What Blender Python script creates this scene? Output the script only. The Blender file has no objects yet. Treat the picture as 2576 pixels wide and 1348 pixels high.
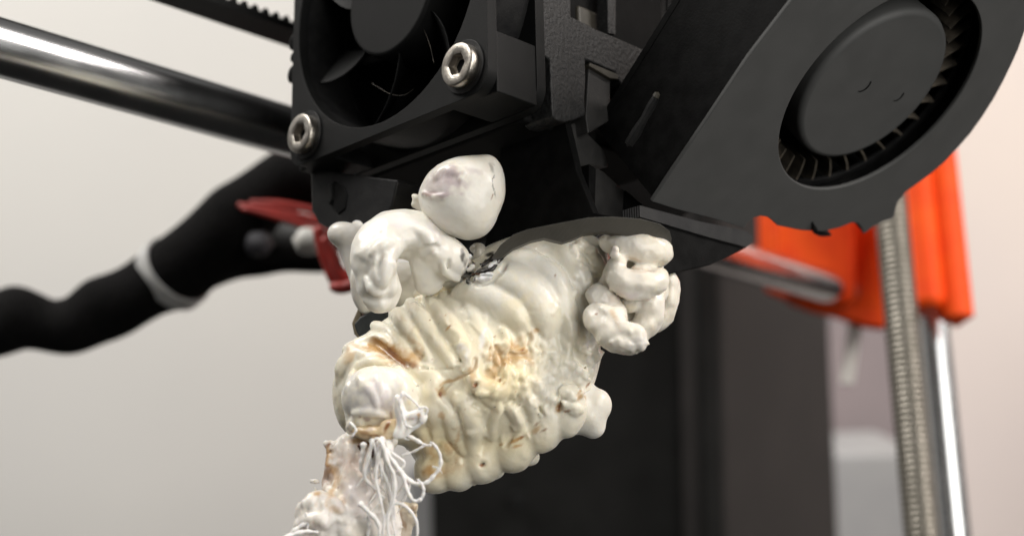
import bpy, bmesh, math, random
import numpy as np
from mathutils import Vector, Matrix, geometry
random.seed(7); rng = np.random.default_rng(7)
PI = math.pi
S = bpy.context.scene
COL = S.collection
# ------------------------------------------------------------------ camera, world, light (1 unit = 1 cm)
S.unit_settings.scale_length = 0.01
cd = bpy.data.cameras.new("camera"); cam = bpy.data.objects.new("camera", cd); COL.objects.link(cam)
cam.location = (0, 0, 0); cam.rotation_euler = (PI/2, 0, 0)
F = 3216.0                                  # focal length in px of a 2576 px wide picture
cd.sensor_width = 36; cd.lens = 36*F/2576
cd.clip_start = 0.1; cd.clip_end = 1000
cd.dof.use_dof = True; cd.dof.focus_distance = 15.9; cd.dof.aperture_fstop = 0.15
S.camera = cam
S.view_settings.view_transform = 'Standard'; S.view_settings.look = 'None'
S.view_settings.exposure = 0; S.view_settings.gamma = 1
wd = bpy.data.worlds.new("World"); S.world = wd; wd.use_nodes = True
wn = wd.node_tree; wn.nodes.clear()
wo = wn.nodes.new('ShaderNodeOutputWorld'); wb = wn.nodes.new('ShaderNodeBackground')
tc = wn.nodes.new('ShaderNodeTexCoord'); sx = wn.nodes.new('ShaderNodeSeparateXYZ'); rp = wn.nodes.new('ShaderNodeValToRGB')
mr = wn.nodes.new('ShaderNodeMapRange'); mr.inputs[1].default_value = -1; mr.inputs[2].default_value = 1
wn.links.new(tc.outputs['Generated'], sx.inputs[0]); wn.links.new(sx.outputs['Z'], mr.inputs[0]); wn.links.new(mr.outputs[0], rp.inputs[0])
rp.color_ramp.elements[0].position = 0.44; rp.color_ramp.elements[0].color = (.06, .058, .055, 1)
rp.color_ramp.elements[1].position = 0.53; rp.color_ramp.elements[1].color = (.80, .78, .75, 1)
wn.links.new(rp.outputs[0], wb.inputs[0]); wb.inputs[1].default_value = 0.17; wn.links.new(wb.outputs[0], wo.inputs[0])

def area(name, loc, tgt, size, power, col):
    l = bpy.data.lights.new(name, 'AREA'); l.shape = 'RECTANGLE'; l.size, l.size_y = size; l.energy = power; l.color = col
    o = bpy.data.objects.new(name, l); COL.objects.link(o); o.location = loc
    o.rotation_euler = (Vector(tgt)-Vector(loc)).to_track_quat('-Z', 'Y').to_euler()
    return o
area("key_light", (23, -19, 7), (1, 17, -1), (30, 28), 12600, (1, .975, .93))  # large soft key lamp placed out of view at the right front
area("wall_fill_light", (-50, 22, 66), (-4, 70, -9), (60, 40), 96000, (1, .965, .92))  # added fill aimed at the back wall, no such lamp in view
area("wall_fill_light_right", (62, 0, 46), (44, 60, -8), (34, 34), 70000, (1, .93, .88))  # added fill to brighten the side wall and the orange bracket

# ------------------------------------------------------------------ geometry helpers
def P(u, v, D): return Vector(((u-1288)/F*D, D, -(v-674)/F*D))     # picture point at depth D
Zp = Vector((-.018, .243, .956)).normalized()
Xp = Vector((.70, .68, -.16)); Xp = (Xp-Zp*Xp.dot(Zp)).normalized()
Yp = Zp.cross(Xp).normalized()
O = Vector((-.57, 15.5, 2.43))
def W(x, y, z): return O+Xp*x+Yp*y+Zp*z                              # printer axes (X along rods, Z up)
def onplane(u, v, p0, n):
    d = P(u, v, 1.0); return d*(p0.dot(n)/d.dot(n))

def empty(name, loc, label=None, cat=None, group=None, kind=None):
    o = bpy.data.objects.new(name, None); COL.objects.link(o); o.location = loc; o.empty_display_size = .3
    return tag(o, label, cat, group, kind)
def tag(o, label=None, cat=None, group=None, kind=None):
    if label: o['label'] = label
    if cat: o['category'] = cat
    if group: o['group'] = group
    if kind: o['kind'] = kind
    return o
def world_loc(o):
    return o.location+(world_loc(o.parent) if o.parent else Vector((0, 0, 0)))
def link(name, me, mat, parent=None, pivot=None, bevel=0, segs=2, angle=35):
    """mesh in world coordinates -> object with its origin at pivot, under parent"""
    n = len(me.vertices); co = np.empty(n*3, np.float32); me.vertices.foreach_get('co', co); co = co.reshape(-1, 3)
    if pivot is None: pivot = Vector(((co.min(0)+co.max(0))/2).tolist())
    co -= np.array(pivot, np.float32); me.vertices.foreach_set('co', co.ravel()); me.update()
    o = bpy.data.objects.new(name, me); COL.objects.link(o)
    if mat: me.materials.append(mat)
    if parent: o.parent = parent; o.location = pivot-world_loc(parent)
    else: o.location = pivot
    me.polygons.foreach_set('use_smooth', [True]*len(me.polygons)); me.set_sharp_from_angle(angle=math.radians(angle))
    if bevel:
        b = o.modifiers.new('bevel', 'BEVEL'); b.width = bevel; b.segments = segs; b.limit_method = 'ANGLE'; b.angle_limit = math.radians(angle); b.harden_normals = False
        w = o.modifiers.new('wn', 'WEIGHTED_NORMAL'); w.keep_sharp = False
    return o
def mk(verts, faces):
    me = bpy.data.meshes.new("m"); me.from_pydata([tuple(v) for v in verts], [], faces); me.validate(); me.update()
    return me
def fixn(me):
    bm = bmesh.new(); bm.from_mesh(me); bmesh.ops.recalc_face_normals(bm, faces=bm.faces); bm.to_mesh(me); bm.free(); return me
def prism(loops, fr, off):
    """loops of 2-D points (outer, holes); fr maps (a,b)->world; off = extrusion vector"""
    v0 = [[Vector((a, b, 0)) for a, b in lp] for lp in loops]
    tris = geometry.tessellate_polygon(v0)
    flat = [p for lp in loops for p in lp]; n = len(flat)
    A = [fr(a, b) for a, b in flat]; verts = A+[p+off for p in A]
    faces = [tuple(t) for t in tris]+[tuple(i+n for i in reversed(t)) for t in tris]
    k = 0
    for lp in loops:
        m = len(lp)
        for i in range(m):
            j = (i+1) % m; faces.append((k+i, k+j, k+j+n, k+i+n))
        k += m
    me = mk(verts, faces)
    bm = bmesh.new(); bm.from_mesh(me)
    bmesh.ops.recalc_face_normals(bm, faces=bm.faces)
    bmesh.ops.dissolve_limit(bm, angle_limit=math.radians(.5), verts=bm.verts, edges=bm.edges)
    bm.to_mesh(me); bm.free()
    return me
def slab(name, pts, p0, n, thick, mat, parent, bevel=.02, ext=None, **k):
    """outline traced on the plane (p0,n), given a real thickness along n"""
    w = [onplane(u, v, p0, n) for u, v in pts]
    ax = n.orthogonal().normalized(); ay = n.cross(ax)
    lp = [((q-p0).dot(ax), (q-p0).dot(ay)) for q in w]
    return link(name, prism([lp], lambda a, b: p0+ax*a+ay*b, (ext or n)*thick), mat, parent, bevel=bevel, **k)
def box(name, x, y, z, mat, parent, bevel=.03, fr=W):
    v = [fr(a, b, c) for a in x for b in y for c in z]
    f = [(0, 1, 3, 2), (4, 6, 7, 5), (0, 4, 5, 1), (2, 3, 7, 6), (0, 2, 6, 4), (1, 5, 7, 3)]
    return link(name, fixn(mk(v, f)), mat, parent, bevel=bevel)
def catmull(pts, n):
    p = [np.array(q, float) for q in pts]; p = [2*p[0]-p[1]]+p+[2*p[-1]-p[-2]]; out = []
    for i in range(1, len(p)-2):
        for k in range(n):
            t = k/n; a, b, c, d = p[i-1:i+3]
            out.append(.5*((2*b)+(-a+c)*t+(2*a-5*b+4*c-d)*t*t+(-a+3*b-3*c+d)*t**3))
    out.append(p[-2]); return np.array(out)
def tube_mesh(pts, rad, seg=12, cap=True):
    pts = np.array([tuple(p) for p in pts], float); n = len(pts)
    rad = np.broadcast_to(np.asarray(rad, float), (n,))
    T = np.gradient(pts, axis=0); T /= np.linalg.norm(T, axis=1)[:, None]+1e-12
    u = np.cross(T[0], [0.3, .2, .93]); u /= np.linalg.norm(u); verts = []
    for i in range(n):
        u = u-T[i]*u.dot(T[i]); u /= np.linalg.norm(u); w = np.cross(T[i], u)
        for k in range(seg):
            a = 2*PI*k/seg; verts.append(pts[i]+rad[i]*(math.cos(a)*u+math.sin(a)*w))
    f = [(i*seg+k, i*seg+(k+1) % seg, (i+1)*seg+(k+1) % seg, (i+1)*seg+k) for i in range(n-1) for k in range(seg)]
    if cap:
        verts += [pts[0]-T[0]*rad[0]*.6, pts[-1]+T[-1]*rad[-1]*.6]; a, b = len(verts)-2, len(verts)-1
        f += [(a, (k+1) % seg, k) for k in range(seg)]+[(b, (n-1)*seg+k, (n-1)*seg+(k+1) % seg) for k in range(seg)]
    return fixn(mk(verts, f))
def circ(cx, cy, r, n, a0=0): return [(cx+r*math.cos(a0+2*PI*i/n), cy+r*math.sin(a0+2*PI*i/n)) for i in range(n)]
def rrect(x0, y0, x1, y1, r, n=6):
    o = []
    for cx, cy, a in ((x1-r, y1-r, 0), (x0+r, y1-r, PI/2), (x0+r, y0+r, PI), (x1-r, y0+r, 1.5*PI)):
        o += [(cx+r*math.cos(a+PI/2*i/n), cy+r*math.sin(a+PI/2*i/n)) for i in range(n+1)]
    return o

# ------------------------------------------------------------------ materials
def mat(name, base=(.5, .5, .5), rough=.5, metal=0, noise=None, bump=0, bscale=20, sss=0, attr=None, spec=.5, stretch=None, wave=None, dust=0):
    m = bpy.data.materials.new(name); m.use_nodes = True; nt = m.node_tree; N = nt.nodes; L = nt.links
    b = N['Principled BSDF']; b.inputs['Base Color'].default_value = (*base, 1); b.inputs['Roughness'].default_value = rough
    b.inputs['Metallic'].default_value = metal; b.inputs['Specular IOR Level'].default_value = spec
    tc = N.new('ShaderNodeTexCoord'); mp = N.new('ShaderNodeMapping'); L.new(tc.outputs['Object'], mp.inputs[0])
    if stretch: mp.inputs['Scale'].default_value = stretch
    src = None
    if attr:
        a = N.new('ShaderNodeAttribute'); a.attribute_name = attr; src = a.outputs['Color']
    if noise:
        nz = N.new('ShaderNodeTexNoise'); nz.inputs['Scale'].default_value = noise[0]; nz.inputs['Detail'].default_value = 6
        L.new(mp.outputs[0], nz.inputs['Vector'])
        mx = N.new('ShaderNodeMix'); mx.data_type = 'RGBA'
        cr = N.new('ShaderNodeMapRange'); cr.inputs[1].default_value = .35; cr.inputs[2].default_value = .65
        L.new(nz.outputs['Fac'], cr.inputs[0]); L.new(cr.outputs[0], mx.inputs['Factor'])
        if src:
            mx.blend_type = 'MULTIPLY'; L.new(src, mx.inputs[6]); mx.inputs[7].default_value = (*noise[1], 1)
        else:
            mx.inputs[6].default_value = (*base, 1); mx.inputs[7].default_value = (*noise[1], 1)
        src = mx.outputs[2]
        r2 = N.new('ShaderNodeMapRange'); r2.inputs[3].default_value = max(.02, rough-.07); r2.inputs[4].default_value = min(1, rough+.1)
        L.new(nz.outputs['Fac'], r2.inputs[0]); L.new(r2.outputs[0], b.inputs['Roughness'])
    if dust:                                                  # pale specks of dust
        vz = N.new('ShaderNodeTexNoise'); vz.inputs['Scale'].default_value = 22; vz.inputs['Detail'].default_value = 8; vz.inputs['Roughness'].default_value = .75
        L.new(mp.outputs[0], vz.inputs['Vector'])
        r3 = N.new('ShaderNodeMapRange'); r3.inputs[1].default_value = .62; r3.inputs[2].default_value = .78; r3.inputs[4].default_value = dust
        L.new(vz.outputs['Fac'], r3.inputs[0])
        m2 = N.new('ShaderNodeMix'); m2.data_type = 'RGBA'; L.new(r3.outputs[0], m2.inputs['Factor'])
        if src: L.new(src, m2.inputs[6])
        else: m2.inputs[6].default_value = (*base, 1)
        m2.inputs[7].default_value = (.25, .23, .2, 1); src = m2.outputs[2]
    if src: L.new(src, b.inputs['Base Color'])
    hn = None
    if bump:
        bn = N.new('ShaderNodeTexNoise'); bn.inputs['Scale'].default_value = bscale; bn.inputs['Detail'].default_value = 5
        L.new(mp.outputs[0], bn.inputs['Vector'])
        bp = N.new('ShaderNodeBump'); bp.inputs['Strength'].default_value = bump; bp.inputs['Distance'].default_value = .02
        L.new(bn.outputs['Fac'], bp.inputs['Height']); L.new(bp.outputs[0], b.inputs['Normal']); hn = bp
    if wave:                                                  # printed layer lines along a direction
        dv, sc, st = wave
        dp = N.new('ShaderNodeVectorMath'); dp.operation = 'DOT_PRODUCT'; L.new(tc.outputs['Object'], dp.inputs[0]); dp.inputs[1].default_value = tuple(dv)
        mu = N.new('ShaderNodeMath'); mu.operation = 'MULTIPLY'; L.new(dp.outputs['Value'], mu.inputs[0]); mu.inputs[1].default_value = sc*2*PI
        sn = N.new('ShaderNodeMath'); sn.operation = 'SINE'; L.new(mu.outputs[0], sn.inputs[0])
        b2 = N.new('ShaderNodeBump'); b2.inputs['Strength'].default_value = st; b2.inputs['Distance'].default_value = .01
        L.new(sn.outputs[0], b2.inputs['Height'])
        if hn: L.new(hn.outputs[0], b2.inputs['Normal'])
        L.new(b2.outputs[0], b.inputs['Normal'])
    if sss:
        b.inputs['Subsurface Weight'].default_value = sss; b.inputs['Subsurface Radius'].default_value = (1, .75, .5); b.inputs['Subsurface Scale'].default_value = .07
    return m
M = {}
M['black'] = mat('black_plastic', (.006, .006, .0065), .45, spec=.25, noise=(6, (.011, .011, .011)), bump=.15, bscale=40, dust=.10)
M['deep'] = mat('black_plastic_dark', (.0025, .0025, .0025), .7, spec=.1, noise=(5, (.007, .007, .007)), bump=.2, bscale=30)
M['satin'] = mat('satin_black_plastic', (.0055, .0058, .0058), .5, spec=.15, noise=(3, (.008, .0082, .0082)), bump=.12, bscale=60, dust=.03)
M['fanhub'] = mat('matt_black_label', (.0065, .0068, .0068), .62, spec=.15, noise=(3, (.009, .0092, .0092)), bump=.1, bscale=120)
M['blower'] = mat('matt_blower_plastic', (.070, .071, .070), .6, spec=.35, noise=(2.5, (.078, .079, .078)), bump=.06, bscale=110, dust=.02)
M['printed'] = mat('printed_black_plastic', (.012, .0125, .013), .5, spec=.35, noise=(9, (.020, .020, .020)), bump=1.0, bscale=20, dust=.16)
M['layers'] = mat('layered_black_plastic', (.017, .017, .018), .5, spec=.35, noise=(4, (.024, .024, .024)), bump=.15, bscale=30, wave=(Yp, 26, .8), dust=.08)
M['layersx'] = mat('layered_grey_plastic', (.055, .052, .046), .55, noise=(2, (.080, .076, .066)), bump=.15, bscale=30, wave=(Xp*.9+Zp*.2, 22, .05), dust=.05)
M['chrome'] = mat('polished_steel', (.66, .67, .68), .21, 1.0, noise=(1.2, (.72, .73, .74)))
M['steel'] = mat('screw_steel', (.50, .47, .42), .30, 1.0, noise=(14, (.36, .33, .29)), bump=.3, bscale=50)
M['thread'] = mat('brassy_steel', (.27, .25, .215), .36, .9, noise=(5, (.21, .195, .165)))
M['rubber'] = mat('black_rubber', (.010, .010, .010), .6, noise=(12, (.014, .014, .014)), bump=.3, bscale=30)
M['sleeve'] = mat('woven_black_sleeve', (.003, .003, .003), .9, spec=.1, noise=(14, (.009, .0085, .0085)), bump=1.0, bscale=13)
M['orange'] = mat('orange_printed_plastic', (.92, .095, .005), .6, spec=.25, noise=(1.5, (.84, .065, .006)), bump=.1, bscale=20, wave=(Zp, 14, .12))
M['red'] = mat('red_wire_insulation', (.38, .035, .025), .45, noise=(4, (.28, .025, .02)))
M['tie'] = mat('translucent_zip_tie', (.50, .50, .49), .4, noise=(5, (.42, .42, .41)), sss=.1)
M['white'] = mat('white_nylon', (.62, .61, .57), .45, noise=(4, (.55, .54, .51)), sss=.1)
M['frame'] = mat('powder_coated_black', (.006, .006, .0055), .6, spec=.2, noise=(.8, (.009, .009, .0085)), bump=.2, bscale=15)
M['frameside'] = mat('powder_coated_black_lit', (.018, .016, .0155), .65, spec=.3, noise=(.4, (.025, .022, .021)), bump=.2, bscale=15)  # same frame coating made paler: light on the side face is painted in
M['greybox'] = mat('pale_grey_plastic', (.36, .36, .36), .6, noise=(.5, (.33, .33, .335)))
M['mid'] = mat('worn_black_plastic', (.022, .0215, .021), .5, spec=.35, noise=(5, (.032, .031, .030)), bump=.2, bscale=40, dust=.12)
M['wallshade'] = mat('painted_wall_shade', (.27, .225, .23), .8, noise=(.2, (.24, .205, .21)))  # tone of the wall in shade, put into this colour
M['wall'] = mat('painted_wall', (.68, .672, .64), .9, noise=(.035, (.64, .635, .615)), bump=.1, bscale=3)
M['wallr'] = mat('painted_wall_pink', (.78, .69, .63), .9, noise=(.04, (.73, .65, .62)), bump=.1, bscale=3)
M['brass'] = mat('worn_brass_edge', (.30, .25, .17), .4, .3, noise=(6, (.22, .18, .12)))
M['olive'] = mat('olive_tape', (.030, .027, .018), .5, noise=(8, (.045, .04, .03)), dust=.2)
M['shadednylon'] = mat('shaded_white_nylon', (.09, .09, .10), .6, noise=(5, (.07, .07, .08)))  # white nylon darkened: shade of the sleeve opening put into the colour
M['silicone'] = mat('black_silicone', (.022, .026, .027), .45, noise=(8, (.03, .034, .035)), bump=.2, bscale=25, dust=.1)
M['bladedust'] = mat('dusty_black_blade', (.04, .036, .03), .5, noise=(6, (.13, .11, .085)), bump=.5, bscale=30, dust=.5)
M['char'] = mat('scorched_brown', (.11, .035, .015), .6, noise=(12, (.05, .02, .012)), bump=.5, bscale=30)
def plastic(name, rough, bump, bs): return mat(name, (.8, .8, .8), rough, attr='tint', noise=(5, (.95, .94, .91)), bump=bump, bscale=bs, sss=.30)
M['pla'] = plastic('cream_plastic', .27, .24, 14)
M['plawhite'] = plastic('white_plastic', .30, .22, 12)
M['strand'] = mat('white_strand', (.86, .84, .82), .38, noise=(9, (.80, .78, .75)), bump=.2, bscale=20, sss=.3)

# ------------------------------------------------------------------ setting: walls
def plane(name, pts, m, thick, label=None):
    v = [P(*p) for p in pts]; n = (v[1]-v[0]).cross(v[3]-v[0]).normalized()
    if n.y < 0: n = -n
    o = link(name, fixn(mk(v+[q+n*thick for q in v], [(0, 1, 2, 3), (7, 6, 5, 4), (0, 4, 5, 1), (1, 5, 6, 2), (2, 6, 7, 3), (3, 7, 4, 0)])), m)
    o['kind'] = 'structure'
    if label: o['label'] = label
    return o
plane('wall', [(-2200, -2200, 60), (1880, -1600, 84), (1880, 3000, 84), (-2200, 3400, 60)], M['wall'], 2, 'off-white painted wall behind the printer')
plane('side_wall', [(1881, -1600, 84), (4600, -2400, 56), (4600, 3400, 56), (1881, 3000, 84)], M['wallr'], 2, 'pale pinkish wall at the right edge')
# ------------------------------------------------------------------ printer frame far behind
def upright(name, pts, D, D2, m, parent):
    a = [P(u, v, D if i in (0, 3) else D2) for i, (u, v) in enumerate(pts)]
    n = (a[1]-a[0]).cross(a[3]-a[0]).normalized()
    if n.y < 0: n = -n
    return link(name, fixn(mk(a+[q+n*1.5 for q in a], [(0, 1, 2, 3), (7, 6, 5, 4), (0, 4, 5, 1), (1, 5, 6, 2), (2, 6, 7, 3), (3, 7, 4, 0)])), m, parent, bevel=.15)
fr = empty('printer_frame', P(1600, 1600, 42), 'tall matt black printer frame upright standing behind the lumpy cream plastic', 'frame')
upright('frame_plate', [(1060, 380), (1746, 380), (1772, 1750), (1092, 1750)], 42, 40.5, M['frame'], fr)
upright('frame_rib', [(1750, 380), (1806, 380), (1832, 1750), (1776, 1750)], 39.0, 39.0, M['frame'], fr)
upright('frame_side', [(1806, 380), (2072, 420), (2128, 1750), (1832, 1750)], 39.2, 46, M['frameside'], fr)
for u, v in ((1305, 1256), (1420, 700)):
    n = Vector((0, -1, 0)); c = P(u, v, 41.1)
    ax, ay = Vector((1, 0, 0)), Vector((0, 0, 1))
    link('bolt', prism([circ(0, 0, .28, 20)], lambda a, b: c+ax*a+ay*b, n*.25), M['fanhub'], fr, bevel=.05)
gb = link('grey_box', fixn(mk(*(lambda a: (a+[q+Vector((0, 6, 0)) for q in a], [(0, 1, 2, 3), (7, 6, 5, 4), (0, 4, 5, 1), (1, 5, 6, 2), (2, 6, 7, 3), (3, 7, 4, 0)]))([P(1020, 1168, 50), P(2320, 1130, 50), P(2330, 1900, 50), P(1030, 1900, 50)]))), M['greybox'], bevel=.3)
rb = link('wall_shade_sheet', fixn(mk(*(lambda a: (a+[q+Vector((0, 2, 0)) for q in a], [(0, 1, 2, 3), (7, 6, 5, 4), (0, 4, 5, 1), (1, 5, 6, 2), (2, 6, 7, 3), (3, 7, 4, 0)]))([P(2000, 200, 58), P(2262, 200, 58), P(2290, 2000, 58), P(2030, 2000, 58)]))), M['wallshade'], bevel=.2)  # added sheet that paints the shaded strip of wall
tag(rb, 'added pinkish grey sheet with painted wall shade, seen between the black frame and the lead screw', 'painted shade')
tag(gb, 'pale grey box low behind the black printer frame upright', 'box')

# ------------------------------------------------------------------ X rod, belt
def rod(name, a, b, r, m, label, cat, seg=64, parent=None):
    ts = np.linspace(0, 1, 30); o = link(name, tube_mesh([a.lerp(b, t) for t in ts], r, seg), m, parent)
    return tag(o, label, cat) if label else o
rod('guide_rod', W(-9.5, 5.52, 1.08), W(19, 5.77, 1.06), .41, M['chrome'], 'polished steel guide rod crossing from the left edge to the orange bracket', 'rod')
belt = empty('timing_belt', W(0, 5.6, 2.75), 'black toothed rubber belt crossing the top left above the polished rod', 'belt')
box('belt_band', (-8, 6), (5.50, 6.10), (2.77, 2.90), M['rubber'], belt, .01)
tm = None
for i in range(34):
    x = -5+i*.2
    if tm is None:
        pr = [(x-.07, 2.895), (x-.045, 2.97), (x, 3.0), (x+.045, 2.97), (x+.07, 2.895)]
        t0 = link('belt_tooth', prism([pr], lambda a, b: W(a, 5.51, b), Yp*.58), M['rubber'], belt, pivot=W(x, 5.8, 2.9)); tm = t0; bx = x
    else:
        c = t0.copy(); COL.objects.link(c); c.parent = belt; c.location = t0.location+Xp*(x-bx)

# ------------------------------------------------------------------ Z axis on the right: leadscrew, smooth rod, orange bracket
def axis_pts(u, v, D, lo, hi, n):
    c = P(u, v, D); return [c+Zp*t for t in np.linspace(lo, hi, n)]
ls = empty('lead_screw', P(2317, 1348, 26.5)-Zp*2, 'brassy threaded lead screw standing in front of the orange bracket at right', 'screw')
nz, ns = 900, 28; vs = []; c0 = P(2284, 972, 27); a1 = Zp.orthogonal().normalized(); a2 = Zp.cross(a1)
zz = np.linspace(-7, 16, nz)
for z in zz:
    for k in range(ns):
        a = 2*PI*k/ns; ph = ((z/.13-k/ns) % 1); r = .37-.035*min(1, max(0, (abs(ph-.5)-.2)/.15))
        vs.append(c0+Zp*z+(a1*math.cos(a)+a2*math.sin(a))*r)
fs = [(i*ns+k, i*ns+(k+1) % ns, (i+1)*ns+(k+1) % ns, (i+1)*ns+k) for i in range(nz-1) for k in range(ns)]
link('thread', fixn(mk(vs, fs)), M['thread'], ls, angle=80)
rod('smooth_rod', P(2374, 1073, 30)-Zp*8, P(2374, 1073, 30)+Zp*20, .37, M['chrome'], 'bright vertical steel rod hanging below the orange bracket, behind the threaded screw', 'rod')
br = empty('orange_bracket', P(2200, 800, 31), 'bright orange printed bracket holding the rod ends at the right', 'bracket')
def extr(name, pts, D, depth, m, par, bevel):      # outline facing the viewer, given its real depth along the Y axis
    return slab(name, pts, P(pts[0][0], pts[0][1], D), Vector((.0, 1, .05)).normalized(), depth, m, par, bevel=bevel, segs=4)
extr('rod_holder', [(1958, 480), (2150, 480), (2158, 640), (2160, 768), (2130, 778), (2020, 772), (1985, 755), (1970, 730), (1962, 640)], 31.5, 3.0, M['orange'], br, .35)
extr('bracket_body', [(2140, 380), (2225, 380), (2240, 835), (2180, 828), (2100, 800), (2020, 782), (2020, 740), (2130, 700)], 32.0, 2.2, M['orange'], br, .22)
def vcyl(name, u, v, D, r, lo, hi, m, par, seg=48):
    c = P(u, v, D); return link(name, tube_mesh([c+Zp*t for t in np.linspace(lo, hi, 12)], r, seg), m, par)
box('bearing_housing', (-.62, .62), (-.62, .62), (0, 7.5), M['orange'], br, .25, fr=lambda a, b, c: P(2326, 786, 29.5)+Xp*a*.98+Yp*b*.98+Zp*c)
vcyl('bearing_sleeve', 2404, 798, 29.2, .40, .0, 7.8, M['orange'], br)
zt = link('zip_tie_tail', fixn(mk(*(lambda a, d: (a+[q+d for q in a], [(0, 1, 2, 3), (7, 6, 5, 4), (0, 4, 5, 1), (1, 5, 6, 2), (2, 6, 7, 3), (3, 7, 4, 0)]))([P(2134, 815, 33), P(2170, 815, 33), P(2148, 968, 33), P(2112, 966, 33)], Vector((.05, .22, 0))))), M['white'], bevel=.04)
tag(zt, 'cream zip tie tail poking down below the orange bracket', 'zip tie')

# ------------------------------------------------------------------ cable sleeve, wires at the left
cs = empty('cable_sleeve', P(0, 810, 27), 'thick wrinkled black fabric cable sleeve curving from the left edge up behind the fan', 'cable sleeve')
def ptube(name, pts, D, m, par, n=6, seg=20, wob=0, hz=None):
    c = catmull([(p[0], p[1], p[2], p[3] if len(p) > 3 else D) for p in pts], n)
    w = [P(q[0], q[1], q[3]) for q in c]; r = [q[2]*q[3]/F for q in c]
    me = tube_mesh(w, r, seg)
    if wob:
        for vtx in me.vertices:
            q = vtx.co; vtx.co = q+Vector((math.sin(q.x*3.1+q.z*2), math.cos(q.x*2.3), math.sin(q.x*4.3+q.y*2+q.z)))*wob
    return link(name, me, m, par, angle=80)
ptube('sleeve', [(-260, 800, 84), (-120, 818, 78), (0, 812, 80), (60, 806, 82), (130, 815, 68), (200, 810, 76), (280, 770, 80), (370, 722, 84), (450, 682, 88), (540, 610, 98), (610, 545, 92), (680, 480, 80), (760, 445, 80), (850, 440, 78)], 26, M['sleeve'], cs, wob=.05, seg=32)
ptube('sleeve_flap', [(430, 690, 72), (520, 668, 64), (600, 650, 50), (680, 652, 38), (760, 655, 32), (840, 650, 30)], 26.3, M['sleeve'], cs, wob=.03)
ptube('sleeve_lining', [(560, 560, 60), (640, 590, 62), (720, 610, 60), (830, 600, 70)], 27.6, M['rubber'], cs)
# zip tie ring round the sleeve
c = P(437, 688, 26); ax = (P(480, 655, 26)-P(395, 722, 26)).normalized(); ax = (ax+Vector((-.10, -.40, -.1))).normalized()
p1 = ax.orthogonal().normalized(); p2 = ax.cross(p1); prof = [(.80, -.17), (.86, -.17), (.86, .17), (.80, .17)]; ns = 64
prof = [(.72, -.17), (.80, -.17), (.80, .17), (.72, .17)]
vs = [c+(p1*math.cos(2*PI*k/ns)+p2*math.sin(2*PI*k/ns))*r+ax*h for k in range(ns) for r, h in prof]
fs = [(k*4+j, k*4+(j+1) % 4, ((k+1) % ns)*4+(j+1) % 4, ((k+1) % ns)*4+j) for k in range(ns) for j in range(4)]
z1 = link('zip_tie', fixn(mk(vs, fs)), M['tie'], bevel=.03)
tag(z1, 'pale grey zip tie band tightened round the black cable sleeve', 'zip tie')
rw = empty('red_wires', P(780, 560, 24), 'bundle of red insulated wires coming out of the black sleeve opening', 'wires')
ptube('wire', [(600, 516, 7), (680, 528, 9), (760, 546, 10), (830, 562, 10)], 25.0, M['red'], rw)
ptube('wire', [(610, 524, 7), (690, 545, 9), (760, 566, 10), (830, 592, 10)], 24.8, M['red'], rw)
ptube('wire', [(630, 510, 7), (700, 513, 9), (770, 526, 10), (840, 541, 10)], 25.3, M['red'], rw)
ptube('wire', [(800, 575, 14), (812, 620, 17), (828, 665, 18), (850, 705, 20), (900, 716, 18)], 22.5, M['red'], rw)
ptube('wire', [(815, 600, 12), (836, 640, 15), (852, 680, 16), (880, 700, 18), (920, 694, 18)], 22.2, M['red'], rw)
ptube('wire_loop', [(835, 715, 10), (845, 722, 15), (870, 722, 16), (915, 705, 15)], 22.0, M['red'], rw)
for nm, u, v, r, D, lab in (('wire_nut', 772, 607, 33, 24.3, 'round white wire connector beside the red wires'), ('wire_nut', 645, 612, 32, 25.6, 'white wire connector with painted-in shade, deep in the black sleeve opening')):
    e = tag(ptube(nm, [(u-r*.8, v-4, r*.55), (u-r*.5, v-3, r*.95), (u, v, r*1.06), (u+r*.6, v+2, r), (u+r, v+3, r*.7)], D, M['white'] if r == 33 else M['shadednylon'], None, seg=24), lab, 'connector')

# ------------------------------------------------------------------ print head body
ph = empty('print_head', W(2.5, 2.5, -.5), 'black printed plastic print head body hanging on the rods, dark and dusty underneath', 'print head')
box('carriage_block', (2.6, 4.6), (2.9, 5.6), (-.45, 6), M['deep'], ph, .06)
box('head_block', (1.02, 4.0), (.0, 3.6), (-.42, 6), M['deep'], ph, .05)
box('bearing_cover', (.8, 1.6), (3.5, 4.1), (.25, 1.9), M['deep'], ph, .2)
for i, (z, r) in enumerate(((1.12, .14), (1.38, .08), (1.62, .13))):
    link('clamp_rib', tube_mesh([W(x, 3.75, z) for x in np.linspace(.12, 1.5, 8)], r, 20), M['deep'], ph)
box('top_block', (.22, 1.5), (3.6, 3.85), (2.1, 5.5), M['deep'], ph, .12)
yF = W(0, -.42, 0)
slab('front_bracket', [(1352, -160), (1437, -160), (1437, 42), (1463, 54), (1500, 74), (1528, 85), (1575, 106), (1640, 134), (1600, 230), (1564, 216), (1549, 183), (1510, 165), (1473, 150), (1474, 205), (1471, 250), (1474, 290), (1448, 301), (1420, 307), (1402, 303), (1390, 292), (1386, 220), (1384, 150), (1366, 140), (1368, 60)], W(0, -.36, 0), Yp, .5, M['printed'], ph, .025)
slab('clip_tab', [(1482, 160), (1508, 176), (1536, 194), (1535, 304), (1480, 336), (1474, 294)], W(0, -.30, 0), Yp, .35, M['mid'], ph, .02)
slab('clip_ledge', [(1484, 158), (1556, 188), (1556, 200), (1536, 198), (1482, 166)], W(0, -.36, 0), Yp, .4, M['olive'], ph, .008)
slab('post', [(1527, -150), (1550, -150), (1549, 88), (1530, 84)], W(0, -.30, 0), Yp, .2, M['printed'], ph, .01)
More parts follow.
